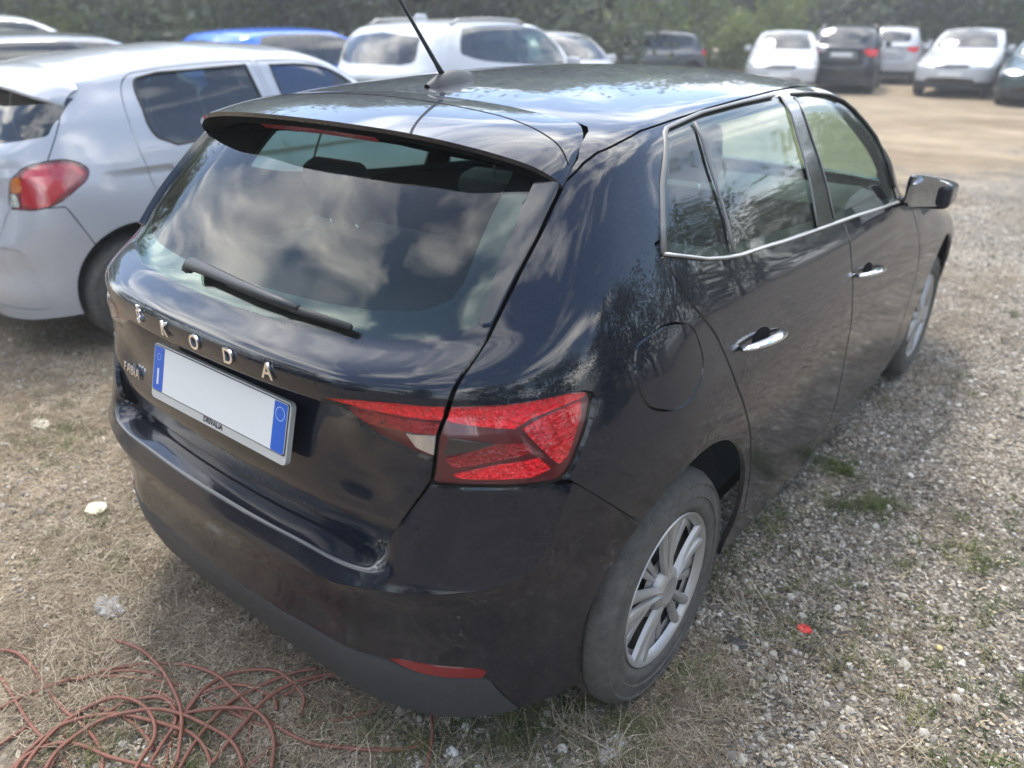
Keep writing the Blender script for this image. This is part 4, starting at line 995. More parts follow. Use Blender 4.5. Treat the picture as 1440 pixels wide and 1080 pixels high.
    text_mesh('plate_letter','DRIVALIA',.018,M['print_black'],tailgate,pm(0,-.0645,.0023),.0002,.0006)
    # ----- cabin
    bm=bmesh.new(); add_box(bm,(0,1.0,.28),(1.5,2.6,.05)); add_box(bm,(0,-.35,.42),(1.05,.5,.05)); bm_obj('floor_pan',bm,M['cabin'],car)
    box_obj('parcel_shelf',(0,-.12,.985),(1.12,.62,.02),M['cabin'],car)
    box_obj('dashboard',(0,1.82,.86),(1.40,.45,.26),M['cabin'],car,bevel=.08)
    V,F=sweep([(-.36+.18*math.cos(a),1.50+.06*math.sin(a)*.6,.93+.17*math.sin(a)) for a in np.linspace(0,2*np.pi,32,endpoint=False)],.014,8,True); mesh_obj('steering_wheel',V,F,M['cabin'],car)
    def seat(name,x,y,wd_,zt,hr):
        s=empty(name,(x,y,.35),0,car)
        bm=bmesh.new(); add_box(bm,(0,.22,.12),(wd_,.52,.16),(.08,0,0),.05); bm_obj('cushion',bm,M['cabin'],s)
        bm=bmesh.new(); add_box(bm,(0,-.10,.44),(wd_,.14,zt-.50),(-.22*-1,0,0),.05); bm_obj('backrest',bm,M['cabin'],s)
        for hx in hr:
            bm=bmesh.new(); add_box(bm,(hx,-.20,zt-.20),(.25,.10,.19),(.2,0,0),.045); bm_obj('headrest',bm,M['cabin'],s)
            tube_obj('headrest_post',[(hx-.06,-.19,zt-.40),(hx-.06,-.20,zt-.24)],.006,M['chrome'],s,6); tube_obj('headrest_post',[(hx+.06,-.19,zt-.40),(hx+.06,-.20,zt-.24)],.006,M['chrome'],s,6)
    seat('front_seat',-.36,1.05,.50,1.08,(0,)); seat('front_seat',.36,1.05,.50,1.08,(0,)); seat('rear_seat',0,.28,1.22,.98,(-.38,.38))
    # rear-view side of the cabin: pillar linings
    return car,full
main_car,main_full=make_main()
# ---------------------------------------------------------------- the silver-white hatchback parked on the left
def warp_fn(sx,syr,syf,sz,suv=0.0):
    def f(P):
        Q=P.copy(); y=P[...,1]; z=P[...,2]
        up=np.clip((z-1.0)/.45,0,1); rear=np.clip((.9-y)/1.2,0,1)
        yy=np.where(y<0,y*syr,y*syf)-suv*.20*up*rear
        Q[...,0]=P[...,0]*sx*(1+.06*suv*up); Q[...,1]=yy; Q[...,2]=z*sz
        return Q
    return f
M['glass_far']=glass('glass_far',(.30,.38,.36),.04,ior=1.7)
M['paint_silver']=paint('paint_silver',(.39,.405,.435),dust=.22,metal=.2,rough=.30,flecks=False)
def make_silver():
    car=empty('hatchback_car',(-3.30,.42,0)); tag(car,'silver-white five-door hatchback parked left of the black car','car')
    w0=warp_fn(.935,.88,1.0,1.025,.25)
    def wf(P):
        Q=w0(P); z=Q[...,2]; y=Q[...,1]; Q[...,2]=z-.055*np.clip((.75-y)/.95,0,1)*np.clip((z-1.15)/.3,0,1)-.012*np.clip((z-1.15)/.3,0,1); t=np.clip((.925-z)/.03,0,1); t=t*t*(3-2*t); k=np.clip((y+.12)/.25,0,1)*np.clip((2.2-y)/.3,0,1)
        lo=np.clip((.93-z)/.4,0,1)
        Q[...,0]=Q[...,0]-.020*t*k*(1-lo)*(Q[...,0]>.3)-.0*lo; return Q
    S,_,_=body_soup(NET_HATCH,HATCH_CREASE,ZC_HATCH,step=.022,smooth=6,edge_smooth=10,warp=wf)
    sf=Surf(both(S)); pm_=M['paint_silver']
    sym=lambda pl: np.vstack([np.array(pl),np.array(pl)[::-1]*[-1,1]])
    side=lambda V:V[:,0]>.3
    rw=smooth_poly([(.213,1.212),(.221,1.300),(.238,1.328),(.268,1.338),(.563,1.361),(.905,1.376),(.93,1.20),(.965,1.04),(.574,1.030),(.240,1.052),(.218,1.085)],3,True,(5,7))
    fw=[(1.062,1.372),(1.30,1.368),(1.45,1.345),(1.58,1.285),(1.70,1.17),(1.80,1.02),(1.10,1.02),(1.075,1.2)]
    RW,S=S.cut(box_phi(rw,(1,2),side)); FW,S=S.cut(box_phi(fw,(1,2),side))
    gl=[(0,1.07),(.55,1.07),(.64,1.085),(.700,1.10),(.690,1.18),(.66,1.262),(.60,1.275),(0,1.36)]
    phiG=lambda V: np.where(V[:,1]<.0,sd_poly(V[:,[0,2]],sym(gl)),1)
    G,S=S.cut(phiG)
    q_=lambda V:np.stack([V[:,0]*.6+V[:,1]*.8,V[:,2]],1)
    lampP=smooth_poly([(-.012,.787),(-.002,.86),(.02,.915),(.08,.966),(.163,.990),(.304,.984),(.350,.945),(.352,.925),(.284,.854),(.18,.79),(.10,.775),(.041,.776)],3)
    phiLm=lambda poly:(lambda V: np.where((V[:,0]>.3)&(V[:,1]<.2),sd_poly(q_(V),np.array(poly)),1))
    LA,S=cutgap(S,phiLm(lampP),.004)
    for cx in (.0,2.564):
        _,S=S.cut(box_phi(ellipse((cx,.32),.325,.345),(1,2),side)); _,S=S.cut(box_phi([(cx-.31,-.2),(cx+.31,-.2),(cx+.31,.32),(cx-.31,.32)],(1,2),side))
    rd=smooth_poly([(.205,1.350),(.172,1.325),(.136,1.261),(.118,1.12),(.119,1.03),(.136,.915),(.158,.785),(.23,.64),(.33,.50),(.40,.36),(.45,.29),(1.0,.28),(1.02,.5),(1.0,.9),(.985,1.05),(.975,1.2),(.955,1.396),(.80,1.396),(.515,1.384),(.30,1.366)],3,True,(9,11,16))
    fd=[(1.025,.28),(1.045,.5),(1.025,.9),(1.01,1.05),(1.0,1.2),(.98,1.396),(1.25,1.392),(1.45,1.365),(1.6,1.30),(1.74,1.18),(1.86,1.02),(2.0,.9),(2.03,.6),(1.98,.28)]
    RD,S=cutgap(S,box_phi(rd,(1,2),side),.006); FD,S=cutgap(S,box_phi(fd,(1,2),side),.006)
    sh=[(0,.62),(.55,.62),(.60,.75),(.66,.85),(.705,1.03),(.725,1.08),(.70,1.20),(.672,1.262),(.64,1.345),(.60,1.40),(.56,1.7),(0,1.7)]
    ys=lambda z:np.interp(z,[.97,1.066,1.248,1.342,1.40,1.5],[-.315,-.257,-.144,-.075,-.055,-.05])
    T,S=cutgap(S,lambda V: np.where(V[:,2]>.985,V[:,1]-ys(V[:,2]),np.maximum(sd_poly(V[:,[0,2]],sym(sh)),V[:,1]+.06)),.006)
    phiB=lambda V: np.maximum(V[:,2]-.782,np.maximum((V[:,1]+.297)-(.801-V[:,2])*.42,V[:,1]+.1))
    BU,S=cutgap(S,phiB,.006)
    WS,S=S.cut(lambda V: np.where(V[:,1]>1.33,sd_poly(V[:,[0,2]],sym([(0,1.05),(.62,1.05),(.58,1.2),(.52,1.33),(.47,1.42),(0,1.46)])),1))
    HL,S=S.cut(lambda V: np.where(V[:,1]>2.6,sd_poly(V[:,[0,2]],np.array([(.38,.67),(.66,.68),(.80,.76),(.69,.80),(.51,.79),(.40,.76)])),1))
    nz=lambda v:abs(v[0])>1e-4
    BI,BU=BU.cut(lambda V: np.where(V[:,1]<-.3,sd_poly(V[:,[0,2]],sym([(0,.60),(.60,.60),(.645,.585),(.672,.40),(.69,.30),(.66,.27),(0,.27)])),1))
    soup_obj('body_shell',both(S.rim(.014,nz)),pm_,car); tg=soup_obj('tailgate',both(T.rim(.014,nz)),pm_,car); bu=soup_obj('rear_bumper',both(BU.rim(.014,nz)),pm_,car)
    soup_obj('bumper_insert',both(BI.offset(-.016)),pm_,bu)
    soup_obj('rear_window',both(G.offset(-.003)),M['glass_far'],tg); soup_obj('windscreen',both(WS),M['glass_far'],car)
    for k in (1,-1):
        mm=(lambda s:s) if k>0 else (lambda s:s.mirrored())
        d1=soup_obj('door',mm(RD.rim(.014)),pm_,car); d2=soup_obj('door',mm(FD.rim(.014)),pm_,car)
        soup_obj('window_pane',mm(RW.offset(-.005)),M['glass_far'],d1); soup_obj('window_pane',mm(FW.offset(-.005)),M['glass_far'],d2)
        for par,pl in ((d1,rw),(d2,smooth_poly(fw,4,True,(0,5,6)))):
            pts=[]
            for y,z in pl: p_,n_=sf.side(y,z); pts.append((p_+n_*.001)*np.array([k,1,1]))
            tube_obj('window_seal',pts,.008,M['rubber_seal'],par,6,True,.6)
        lamp=soup_obj('taillight',mm(LA.rim(.012)).offset(-.012),M['lamp_deep'],car)
        for nm,mt,pl in (('light_field','lamp_red2',[(.045,.80),(.10,.785),(.16,.79),(.20,.82),(.335,.925),(.30,.975),(.17,.98),(.09,.955),(.055,.90)]),('indicator','lamp_amber',[(.0,.862),(.02,.912),(.05,.935),(.065,.90),(.055,.86),(.03,.855)]),('reverse_lamp','lamp_clear',[(-.01,.79),(.0,.858),(.028,.85),(.034,.79)])):
            a,_=LA.cut(phiLm(pl)); soup_obj(nm,mm(a.offset(-.006)),M[mt],lamp)
        soup_obj('lens',mm(LA),M['lens_clear'],lamp); soup_obj('headlight',mm(HL),M['lamp_clear'],car)
        bm=bmesh.new(); add_box(bm,(.90*k,1.80,1.07),(.17,.10,.12),None,.03); bm_obj('side_mirror',bm,pm_,d2)
        pts=[]
        for q in np.linspace(0,1,9): p_,n_=sf.side(.27+.2*q,.915); pts.append((p_+n_*(.006+.03*math.sin(math.pi*q)**.6))*np.array([k,1,1]))
        tube_obj('door_handle',pts,.011,pm_,d1,8,flat=.7)
        for wy in (0,2.564): make_wheel('wheel',car,(k*.80,wy,.288),k,r=.288,wd=.175,rimr=.19,detail=False)
        for cy in (0,2.564):
            V=[];F=[]
            for a in np.linspace(-.3,np.pi+.3,21):
                for x in (.74,.55): V.append((k*x,cy+.326*np.cos(a),.32+.345*np.sin(a)))
            for i in range(20): F.append((2*i,2*i+1,2*i+3,2*i+2))
            c=len(V); V.append((k*.55,cy,.3)); F+=[(2*i+1,c,2*i+3) for i in range(20)]
            mesh_obj('wheel_housing',V,F,M['plastic'],car)
    # spoiler
    tr=np.array([(0,-.40,1.352),(.30,-.385,1.340),(.48,-.33,1.318),(.60,-.25,1.275),(.668,-.148,1.236)]); fr=np.array([(0,-.055,1.408),(.3,-.055,1.396),(.48,-.058,1.372),(.592,-.058,1.345),(.655,-.062,1.30)])
    tr=_cr(tr,[6]*4,lambda q:q*np.array([-1,1,1])); fr=_cr(fr,[6]*4,lambda q:q*np.array([-1,1,1])); G_=[]
    for a,b in zip(fr,tr):
        row=[a*(1-q)+b*q+np.array([0,0,.012*math.sin(math.pi*q)]) for q in np.linspace(0,1,9)]; row+=[b+np.array([0,.004,-.014]),b+np.array([-.02*(b[0]>.1),.08,-.045])]; G_.append(row)
    G_=np.array(G_); V=G_.reshape(-1,3); F=[tuple(f) for f in grid_faces(*G_.shape[:2])]; n_=vnormals(V,F)
    if n_[4,2]<0: F=[f[::-1] for f in F]; n_=-n_
    h=both(Soup(V,n_,F)); mesh_obj('spoiler',h.V,h.F,pm_,tg,auto=40)
    box_obj('floor_pan',(0,1.1,.40),(1.2,3.0,.3),M['cabin'],car,bevel=.05)
    for x in (-.34,.34):
        box_obj('front_seat',(x,1.0,.95),(.45,.16,.60),M['cabin'],car,(.2,0,0),.05); box_obj('headrest',(x,.92,1.29),(.25,.10,.18),M['cabin'],car,(.2,0,0),.045)
        box_obj('headrest',(x,.12,1.16),(.24,.10,.15),M['cabin'],car,(.2,0,0),.045)
    box_obj('rear_seat',(0,.15,.88),(1.1,.16,.48),M['cabin'],car,(.2,0,0),.05); box_obj('dashboard',(0,1.9,.9),(1.25,.4,.25),M['cabin'],car,bevel=.06)
    box_obj('number_plate',(0,-.625,.83),(.52,.012,.11),M['plate_white'],tg)
M['lamp_red2']=red('lamp_red2',(.62,.012,.022),.2,9)
M['lamp_amber']=red('lamp_amber',(.75,.20,.015),.2,30)
make_silver()
# ---------------------------------------------------------------- the other parked cars
def simple_car(name,label,paintm,loc,rz,dims=(1,1,1,1),suv=0,step=.055,group='cars parked in the background',lamps='lamp_red',roof_rails=False,plate=True,fin=False,wheelr=.315,cat='car',trim_low=True,spoiler=False,rearglass=True):
    sx,syr,syf,sz=dims
    car=empty(name,loc,rz); tag(car,label,cat,group)
    wf=warp_fn(sx,syr,syf,sz,suv)
    S,CC,nb=body_soup(NET_HATCH,HATCH_CREASE,ZC_HATCH,step=step,smooth=4,edge_smooth=5)
    mapS=lambda s: Soup(wf(s.V),s.N,s.F)
    def put(nm,s,mt,par,sides=True):
        if s.F:
            q=mapS(s); q=q.plus(q.mirrored()) if sides else q
            return soup_obj(nm,q,mt,par)
    sym=lambda pl: np.vstack([np.array(pl),np.array(pl)[::-1]*[-1,1]])
    gl=[(0,1.06),(.40,1.066),(.54,1.09),(.545,1.16),(.50,1.30),(0,1.34)]
    G,S=S.cut(rear_phi(gl))
    D=np.array(DLO); W,S=S.cut(box_phi(D,(1,2),lambda V:V[:,0]>.3))
    WS,S=S.cut(lambda V: np.where(V[:,1]>1.33,sd_poly(V[:,[0,2]],sym([(0,1.03),(.66,1.03),(.62,1.15),(.555,1.30),(.50,1.385),(0,1.42)])),1))
    LA,S=S.cut(box_phi([(.47,.93),(.60,.965),(.80,.965),(.81,.86),(.74,.80),(.60,.83)],(0,2),lambda V:V[:,1]<-.1))
    HL,S=S.cut(lambda V: np.where(V[:,1]>2.6,sd_poly(V[:,[0,2]],np.array([(.40,.655),(.70,.665),(.86,.74),(.74,.775),(.55,.765),(.42,.735)])),1))
    GR,S=S.cut(lambda V: np.where(V[:,1]>2.9,np.minimum(sd_poly(V[:,[0,2]],sym([(0,.625),(.37,.635),(.36,.715),(0,.715)])),sd_poly(V[:,[0,2]],sym([(0,.30),(.55,.30),(.50,.42),(0,.44)]))),1))
    for cx in (.01,2.574):
        _,S=S.cut(box_phi(ellipse((cx,.357),.352,.358,32),(1,2),lambda V:V[:,0]>.3)); _,S=S.cut(box_phi([(cx-.335,-.2),(cx+.335,-.2),(cx+.335,.34),(cx-.335,.34)],(1,2),lambda V:V[:,0]>.3))
    LO,S=S.cut(lambda V: V[:,2]-(.36 if trim_low else .27))
    body=put('body',S,paintm,car); put('lower_trim',LO,M['plastic'],car)
    put('rear_window',G,M['glass_far'],car); put('windscreen',WS,M['glass_far'],car); put('grille',GR,M['gloss_black'],car)
    pil,Wr=W.cut(lambda V: np.abs(V[:,1]-.93)-.05); fg,rg=Wr.cut(lambda V:.93-V[:,1])
    for k in (1,-1):
        mm=(lambda s:s) if k>0 else (lambda s:s.mirrored())
        soup_obj('taillight',mm(mapS(LA)),M[lamps],car); soup_obj('headlight',mm(mapS(HL)),M['lamp_clear'],car)
        soup_obj('window_pane',mm(mapS(fg)),M['glass_far'],car); soup_obj('window_pane',mm(mapS(rg)),M['glass_far'],car); soup_obj('pillar',mm(mapS(pil)),M['gloss_black'],car)
        bm=bmesh.new(); add_box(bm,(.92*sx*k,1.74*syf,1.04*sz),(.17,.10,.13),None,.03); bm_obj('side_mirror',bm,paintm,car)
        if roof_rails: tube_obj('roof_rail',[wf(np.array(q)) for q in ((.575*k,.1,1.405),(.575*k,.2,1.445),(.57*k,.6,1.462),(.575*k,1.05,1.448),(.585*k,1.15,1.415))],.017,M['trim'],car,6)
        for wy in (0,2.564*syf):
            make_wheel('wheel',car,(k*.845*sx,wy,wheelr),k,r=wheelr,wd=.2,rimr=wheelr*.66,detail=False)
    if plate:
        y0=-.70*syr-.012-.0*suv; box_obj('number_plate',(0,y0+.05,.84*sz),(.52,.012,.11),M['plate_white'],car); box_obj('number_plate',(0,3.445*syf,.5*sz),(.52,.012,.11),M['plate_white'],car)
    if fin:
        bm=bmesh.new(); add_box(bm,(0,.18,1.47*sz),(.05,.16,.07),None,.02); bm_obj('antenna_fin',bm,paintm,car)
    # dark cabin mass so that the windows do not show an empty shell
    box_obj('cabin_floor',(0,1.0*syf,.45*sz),(1.3*sx,2.2*syf,.5*sz),M['cabin'],car,bevel=.05)
    for x in (-.36,.36): box_obj('front_seat',(x*sx,.95*syf,.95*sz),(.46,.16,.62*sz),M['cabin'],car,(.2,0,0),.05)
    box_obj('rear_seat',(0,.12*syf,.90*sz),(1.15*sx,.16,.45*sz),M['cabin'],car,(.2,0,0),.05)
    return car,wf
M['paint_white']=paint('paint_white',(.47,.48,.49),dust=.25,flecks=False,rough=.35)
M['paint_grey']=paint('paint_grey',(.085,.09,.10),dust=.4,metal=.3)
M['paint_dark']=paint('paint_dark',(.018,.019,.024),dust=.45,metal=.2)
M['paint_blue']=paint('paint_blue',(.01,.12,.62),dust=.2,metal=.1)
M['paint_teal']=paint('paint_teal',(.03,.055,.06),dust=.4,metal=.2)
M['paint_light']=paint('paint_light',(.42,.43,.44),dust=.3,metal=.3)
GP='cars parked in the background'
BG=[
 ('suv_car','white SUV with roof rails and dark rear window behind the silver hatchback','paint_white',(-5.22,5.15,0),0,(1.04,1.05,1.05,1.135),1.0,dict(roof_rails=True,fin=True,wheelr=.34)),
 ('hatchback_car','bright blue car whose roof shows behind the silver hatchback','paint_blue',(-8.05,4.6,0),0,(1,1,1,1.065),.3,{}),
 ('hatchback_car','dark grey car with a long low roof left of the silver hatchback','paint_grey',(-5.75,.35,0),0,(1.0,1,1.05,1.05),.2,{}),
 ('suv_car','white SUV at the upper left edge behind the dark grey car','paint_white',(-8.75,.95,0),0,(1.03,1.05,1.05,1.16),.8,{}),
 ('hatchback_car','white car with its dark windscreen facing right, beyond the white SUV','paint_white',(-8.3,11.0,0),R(-112),(1,1,1,1.03),.3,{}),
 ('hatchback_car','grey car under the trees beyond the black roof','paint_grey',(-9.9,20.6,0),R(150),(1,1,1,1.02),.2,{}),
 ('hatchback_car','white car standing in front of the dark tree trunks','paint_white',(-7.06,21.6,0),R(199),(1,1,1,1.04),.3,{}),
 ('suv_car','dark SUV with roof rails seen straight from behind','paint_dark',(-5.35,21.2,0),R(12),(1.03,1.04,1.02,1.13),1.0,dict(roof_rails=True,wheelr=.34)),
 ('suv_car','white car half hidden behind the dark SUV','paint_white',(-5.4,25.9,0),R(8),(1.0,1,1,1.12),.8,{}),
 ('suv_car','small distant dark car between the dark SUV and the white crossover','paint_dark',(-4.3,34.0,0),R(6),(1.03,1,1,1.10),.8,{}),
 ('crossover_car','white crossover facing the camera at the right edge','paint_white',(-2.75,24.4,0),R(181),(1.05,1.02,1.0,1.09),.6,dict(wheelr=.34)),
 ('hatchback_car','dark teal car front cut off by the right picture edge','paint_teal',(-.72,22.7,0),R(182),(1.0,1,1.0,1.0),.2,{}),
]
for nm,lb,pm_,lc,rz_,dm,sv,kw in BG: simple_car(nm,lb,M[pm_],lc,rz_,dm,sv,group=GP,**kw)

# next-row car at the right; two unseen dark cars added to darken the reflections
for nm,lb,pm_,lc,rz_,dm,sv,kw in (
 ('suv_car','unseen dark SUV added behind the viewpoint on the left to darken reflections','paint_dark',(-4.2,-8.2,0),R(6),(1.03,1.04,1.02,1.12),.8,{}),
 ('hatchback_car','unseen dark teal car added straight behind the viewpoint to darken reflections','paint_teal',(-1.4,-8.6,0),R(2),(1,1,1,1.02),.3,{}),
 ('hatchback_car','dark grey car parked across the lane at the right, outside the picture','paint_grey',(7.3,-2.2,0),R(78),(1,1,1,1.02),.3,{})):
    simple_car(nm,lb,M[pm_],lc,rz_,dm,sv,step=.08,group='cars parked behind the viewpoint',**kw)
# ---------------------------------------------------------------- trees, hedge, fence, building
M['bark']=simple('bark',(.11,.09,.07),rough=.95,var=.4,scale=12,bmp=.6)
def leaf_mat(name,stops):
    m,n,b=mat(name); v=objvec(n); c=ramp(n,noise(n,1.6,5,.7,v),stops); f=noise(n,30,2,.5,v)
    n.links.new(mixc(n,1.0,c,ramp(n,f,[(.3,.6),(.7,1.25)]),'MULTIPLY'),b.inputs['Base Color']); b.inputs['Roughness'].default_value=.6
    tr=N_(n,'ShaderNodeBsdfTranslucent'); mxs=N_(n,'ShaderNodeMixShader'); mxs.inputs[0].default_value=.45
    src=b.inputs['Base Color'].links[0].from_socket; n.links.new(mixc(n,1.0,src,(1.2,1.35,.9),'MULTIPLY'),tr.inputs[0])
    o=n.nodes['Material Output']; n.links.new(b.outputs[0],mxs.inputs[1]); n.links.new(tr.outputs[0],mxs.inputs[2]); n.links.new(mxs.outputs[0],o.inputs[0]); return m
M['leaf_olive']=leaf_mat('leaf_olive',[(.25,(.085,.10,.075)),(.5,(.165,.182,.135)),(.75,(.25,.265,.195))])
M['leaf_bright']=leaf_mat('leaf_bright',[(.25,(.08,.105,.035)),(.5,(.15,.18,.06)),(.75,(.25,.27,.11))])
def tree_mesh(seed,h,rad,nclump,nleaf,leaf,mt,trunk_h,low=.25):
    r=np.random.default_rng(seed)
    V=[];F=[]
    # crown: leaf quads in clumps
    cl=[]
    while len(cl)<nclump:
        p=r.uniform(-1,1,3)
        if (p*p).sum()<1 and r.random()<.35+.65*(p*p).sum(): cl.append(p)
    cl=np.array(cl)*np.array([rad,rad,(h-trunk_h*low)/2])+np.array([0,0,trunk_h*low+(h-trunk_h*low)/2])
    per=nleaf//nclump
    cs=np.repeat(cl,per,0)+r.normal(0,1,(nclump*per,3))*np.repeat(r.uniform(.22,.5,nclump)*rad*.42,per)[:,None]
    n=len(cs); d=r.normal(0,1,(n,3)); d/=np.linalg.norm(d,axis=1,keepdims=True); e=np.cross(d,r.normal(0,1,(n,3))); e/=np.linalg.norm(e,axis=1,keepdims=True)
    s=leaf*r.uniform(.5,1.3,n)[:,None]
    q=np.stack([cs-d*s,cs+e*s*.38,cs+d*s,cs-e*s*.38],1).reshape(-1,3)
    fc=np.arange(n*4).reshape(-1,4)
    # trunk + limbs
    tv=[];tf=[]
    def limb(pth,rd):
        v,f=sweep(pth,rd,7); o=sum(len(a) for a in tv); tv.append(v); tf.extend([tuple(i+o for i in g) for g in f])
    base=np.array([0,0,-.05]); top=np.array([r.normal(0,.2),r.normal(0,.2),trunk_h])
    limb([base,(base+top)/2+np.array([r.normal(0,.1),r.normal(0,.1),0]),top],[.20,.15,.12])
    for k in range(6):
        a=r.uniform(0,6.28); t=cl[r.integers(len(cl))]; limb([top*.9,(top+t)/2+np.array([0,0,.2]),t],[.10,.06,.02])
    return (q,fc),(np.vstack(tv),tf)
TREES=[]
def tree_proto(seed,h,rad,nclump,nleaf,leaf,mt,th,low=.25):
    (q,fc),(tv,tf)=tree_mesh(seed,h,rad,nclump,nleaf,leaf,mt,th,low)
    me=bpy.data.meshes.new('crown'); me.from_pydata(q.tolist(),[],fc.tolist()); me.materials.append(mt)
    mt2=bpy.data.meshes.new('trunk'); mt2.from_pydata(tv.tolist(),[],tf); mt2.materials.append(M['bark']); mt2.polygons.foreach_set('use_smooth',[True]*len(mt2.polygons))
    return me,mt2
PR=[tree_proto(1,6.2,2.9,46,5200,.16,M['leaf_olive'],1.9,.15),tree_proto(2,7.0,3.2,52,5600,.17,M['leaf_olive'],2.2,.2),tree_proto(3,5.4,2.5,40,4600,.15,M['leaf_bright'],1.6,.1),tree_proto(4,6.6,2.7,48,5200,.16,M['leaf_olive'],2.4,.3),tree_proto(5,3.2,1.9,34,3600,.13,M['leaf_bright'],.6,0)]
def put_tree(k,x,y,sc,label,group,name='olive_tree'):
    t=empty(name,(x,y,0),random.uniform(0,6.28)); t.scale=(sc,sc,sc*random.uniform(.92,1.1))
    for nm,me in (('crown',PR[k][0]),('trunk',PR[k][1])):
        o=bpy.data.objects.new(nm,me); C.objects.link(o); o.parent=t
    tag(t,label,'tree' if name!='shrub' else 'shrub',group); return t
GT='trees along the far edge of the lot'
random.seed(5)
TL='grey-green olive tree in the dense row behind the parked cars'
for i,a in enumerate(np.arange(-84,16,4.3)):
    d=random.uniform(34,40) if a>-30 else random.uniform(24,31)
    put_tree([0,1,3][i%3],1.47+d*math.sin(R(a)),-1.42+d*math.cos(R(a)),random.uniform(.95,1.25),TL,GT)
for i,a in enumerate(np.arange(-82,18,3.6)):
    d=random.uniform(46,54) if a>-30 else random.uniform(35,42)
    put_tree([1,3,0][i%3],1.47+d*math.sin(R(a)),-1.42+d*math.cos(R(a)),random.uniform(1.2,1.6),TL,GT)
# lower, brighter growth between the trunks
for a,d,s in ((-60,23.5,.6),(-57.5,25,.8),(-41,27,1.0),(-37,29,.9),(-21.5,31,.8),(-14,36,1.2),(-9.5,37,1.1),(-5,36,1.2),(-31,31,.8),(-26,32,.9),(-68,22,.6),(-1,38,1.3),(3,37,1.2)):
    put_tree(4,1.47+d*math.sin(R(a)),-1.42+d*math.cos(R(a)),s,'lighter green bush growing between the olive trees','bushes between the trees','shrub')
# trees of the lot to the right of and behind the viewpoint
for i,(x,y,s) in enumerate(((19,6.5,1.1),(20,-1.5,1.2),(18,14,1.15),(17,22,1.2),(15,-11.5,1.1),(3.5,-14.5,1.15),(-4.5,-15.5,1.05),(-11,-12.5,1.1),(15,-8,1.2),(16,8,1.2),(13.5,25,1.2),(6,-20,1.3),(-18,-8,1.2))):
    put_tree(i%4 if i%4!=2 else 1,x,y,s,'olive tree at the side of the lot, outside the picture','trees around the lot')
def building():
    b=empty('house',(1.47+33*math.sin(R(-62.6)),-1.42+33*math.cos(R(-62.6)),0),R(30)); tag(b,'small white house with brown tiled roof between the trees','house')
    wm=simple('house_plaster',(.72,.70,.65),rough=.9,var=.08,scale=3); rm=simple('roof_tiles',(.24,.15,.10),rough=.9,var=.3,scale=8)
    bm=bmesh.new(); add_box(bm,(0,0,1.0),(5.2,4,2.0)); bm_obj('wall',bm,wm,b,smooth=False)
    bm=bmesh.new(); vs=[bm.verts.new(p) for p in ((-2.9,-2.3,2.0),(2.9,-2.3,2.0),(2.9,2.3,2.0),(-2.9,2.3,2.0),(-2.0,0,2.55),(2.0,0,2.55))]
    for f in ((0,1,5,4),(1,2,5),(2,3,4,5),(3,0,4),(3,2,1,0)): bm.faces.new([vs[i] for i in f])
    bm_obj('roof',bm,rm,b,smooth=False)
    bm=bmesh.new(); add_box(bm,(.5,-.4,2.75),(1.1,.8,1.0),None,.05); bm_obj('chimney',bm,wm,b)
    for x in (-1.5,.2,1.7):
        box_obj('window',(x,-2.02,1.15),(.8,.06,.8),M['glass_far'],b); box_obj('window_sill',(x,-2.05,.72),(.95,.14,.06),wm,b)
building()
# dark green hedge in front of the house
def hedge():
    r=np.random.default_rng(77); n=9000
    a0,a1=R(-67),R(-51); t=r.random(n); a=a0+(a1-a0)*t; d=22.5+r.normal(0,.35,n)
    c=np.stack([1.47+d*np.sin(a),-1.42+d*np.cos(a),np.abs(r.normal(.75,.42,n)).clip(0,1.38)],1)
    dd=r.normal(0,1,(n,3)); dd/=np.linalg.norm(dd,axis=1,keepdims=True); e=np.cross(dd,r.normal(0,1,(n,3))); e/=np.linalg.norm(e,axis=1,keepdims=True); s=.16*r.uniform(.5,1.3,n)[:,None]
    q=np.stack([c-dd*s,c+e*s*.5,c+dd*s,c-e*s*.5],1).reshape(-1,3)
    o=mesh_obj('hedge',q,np.arange(n*4).reshape(-1,4),M['leaf_olive'],smooth=False); tag(o,'low dark green hedge in front of the white house','hedge')
hedge()
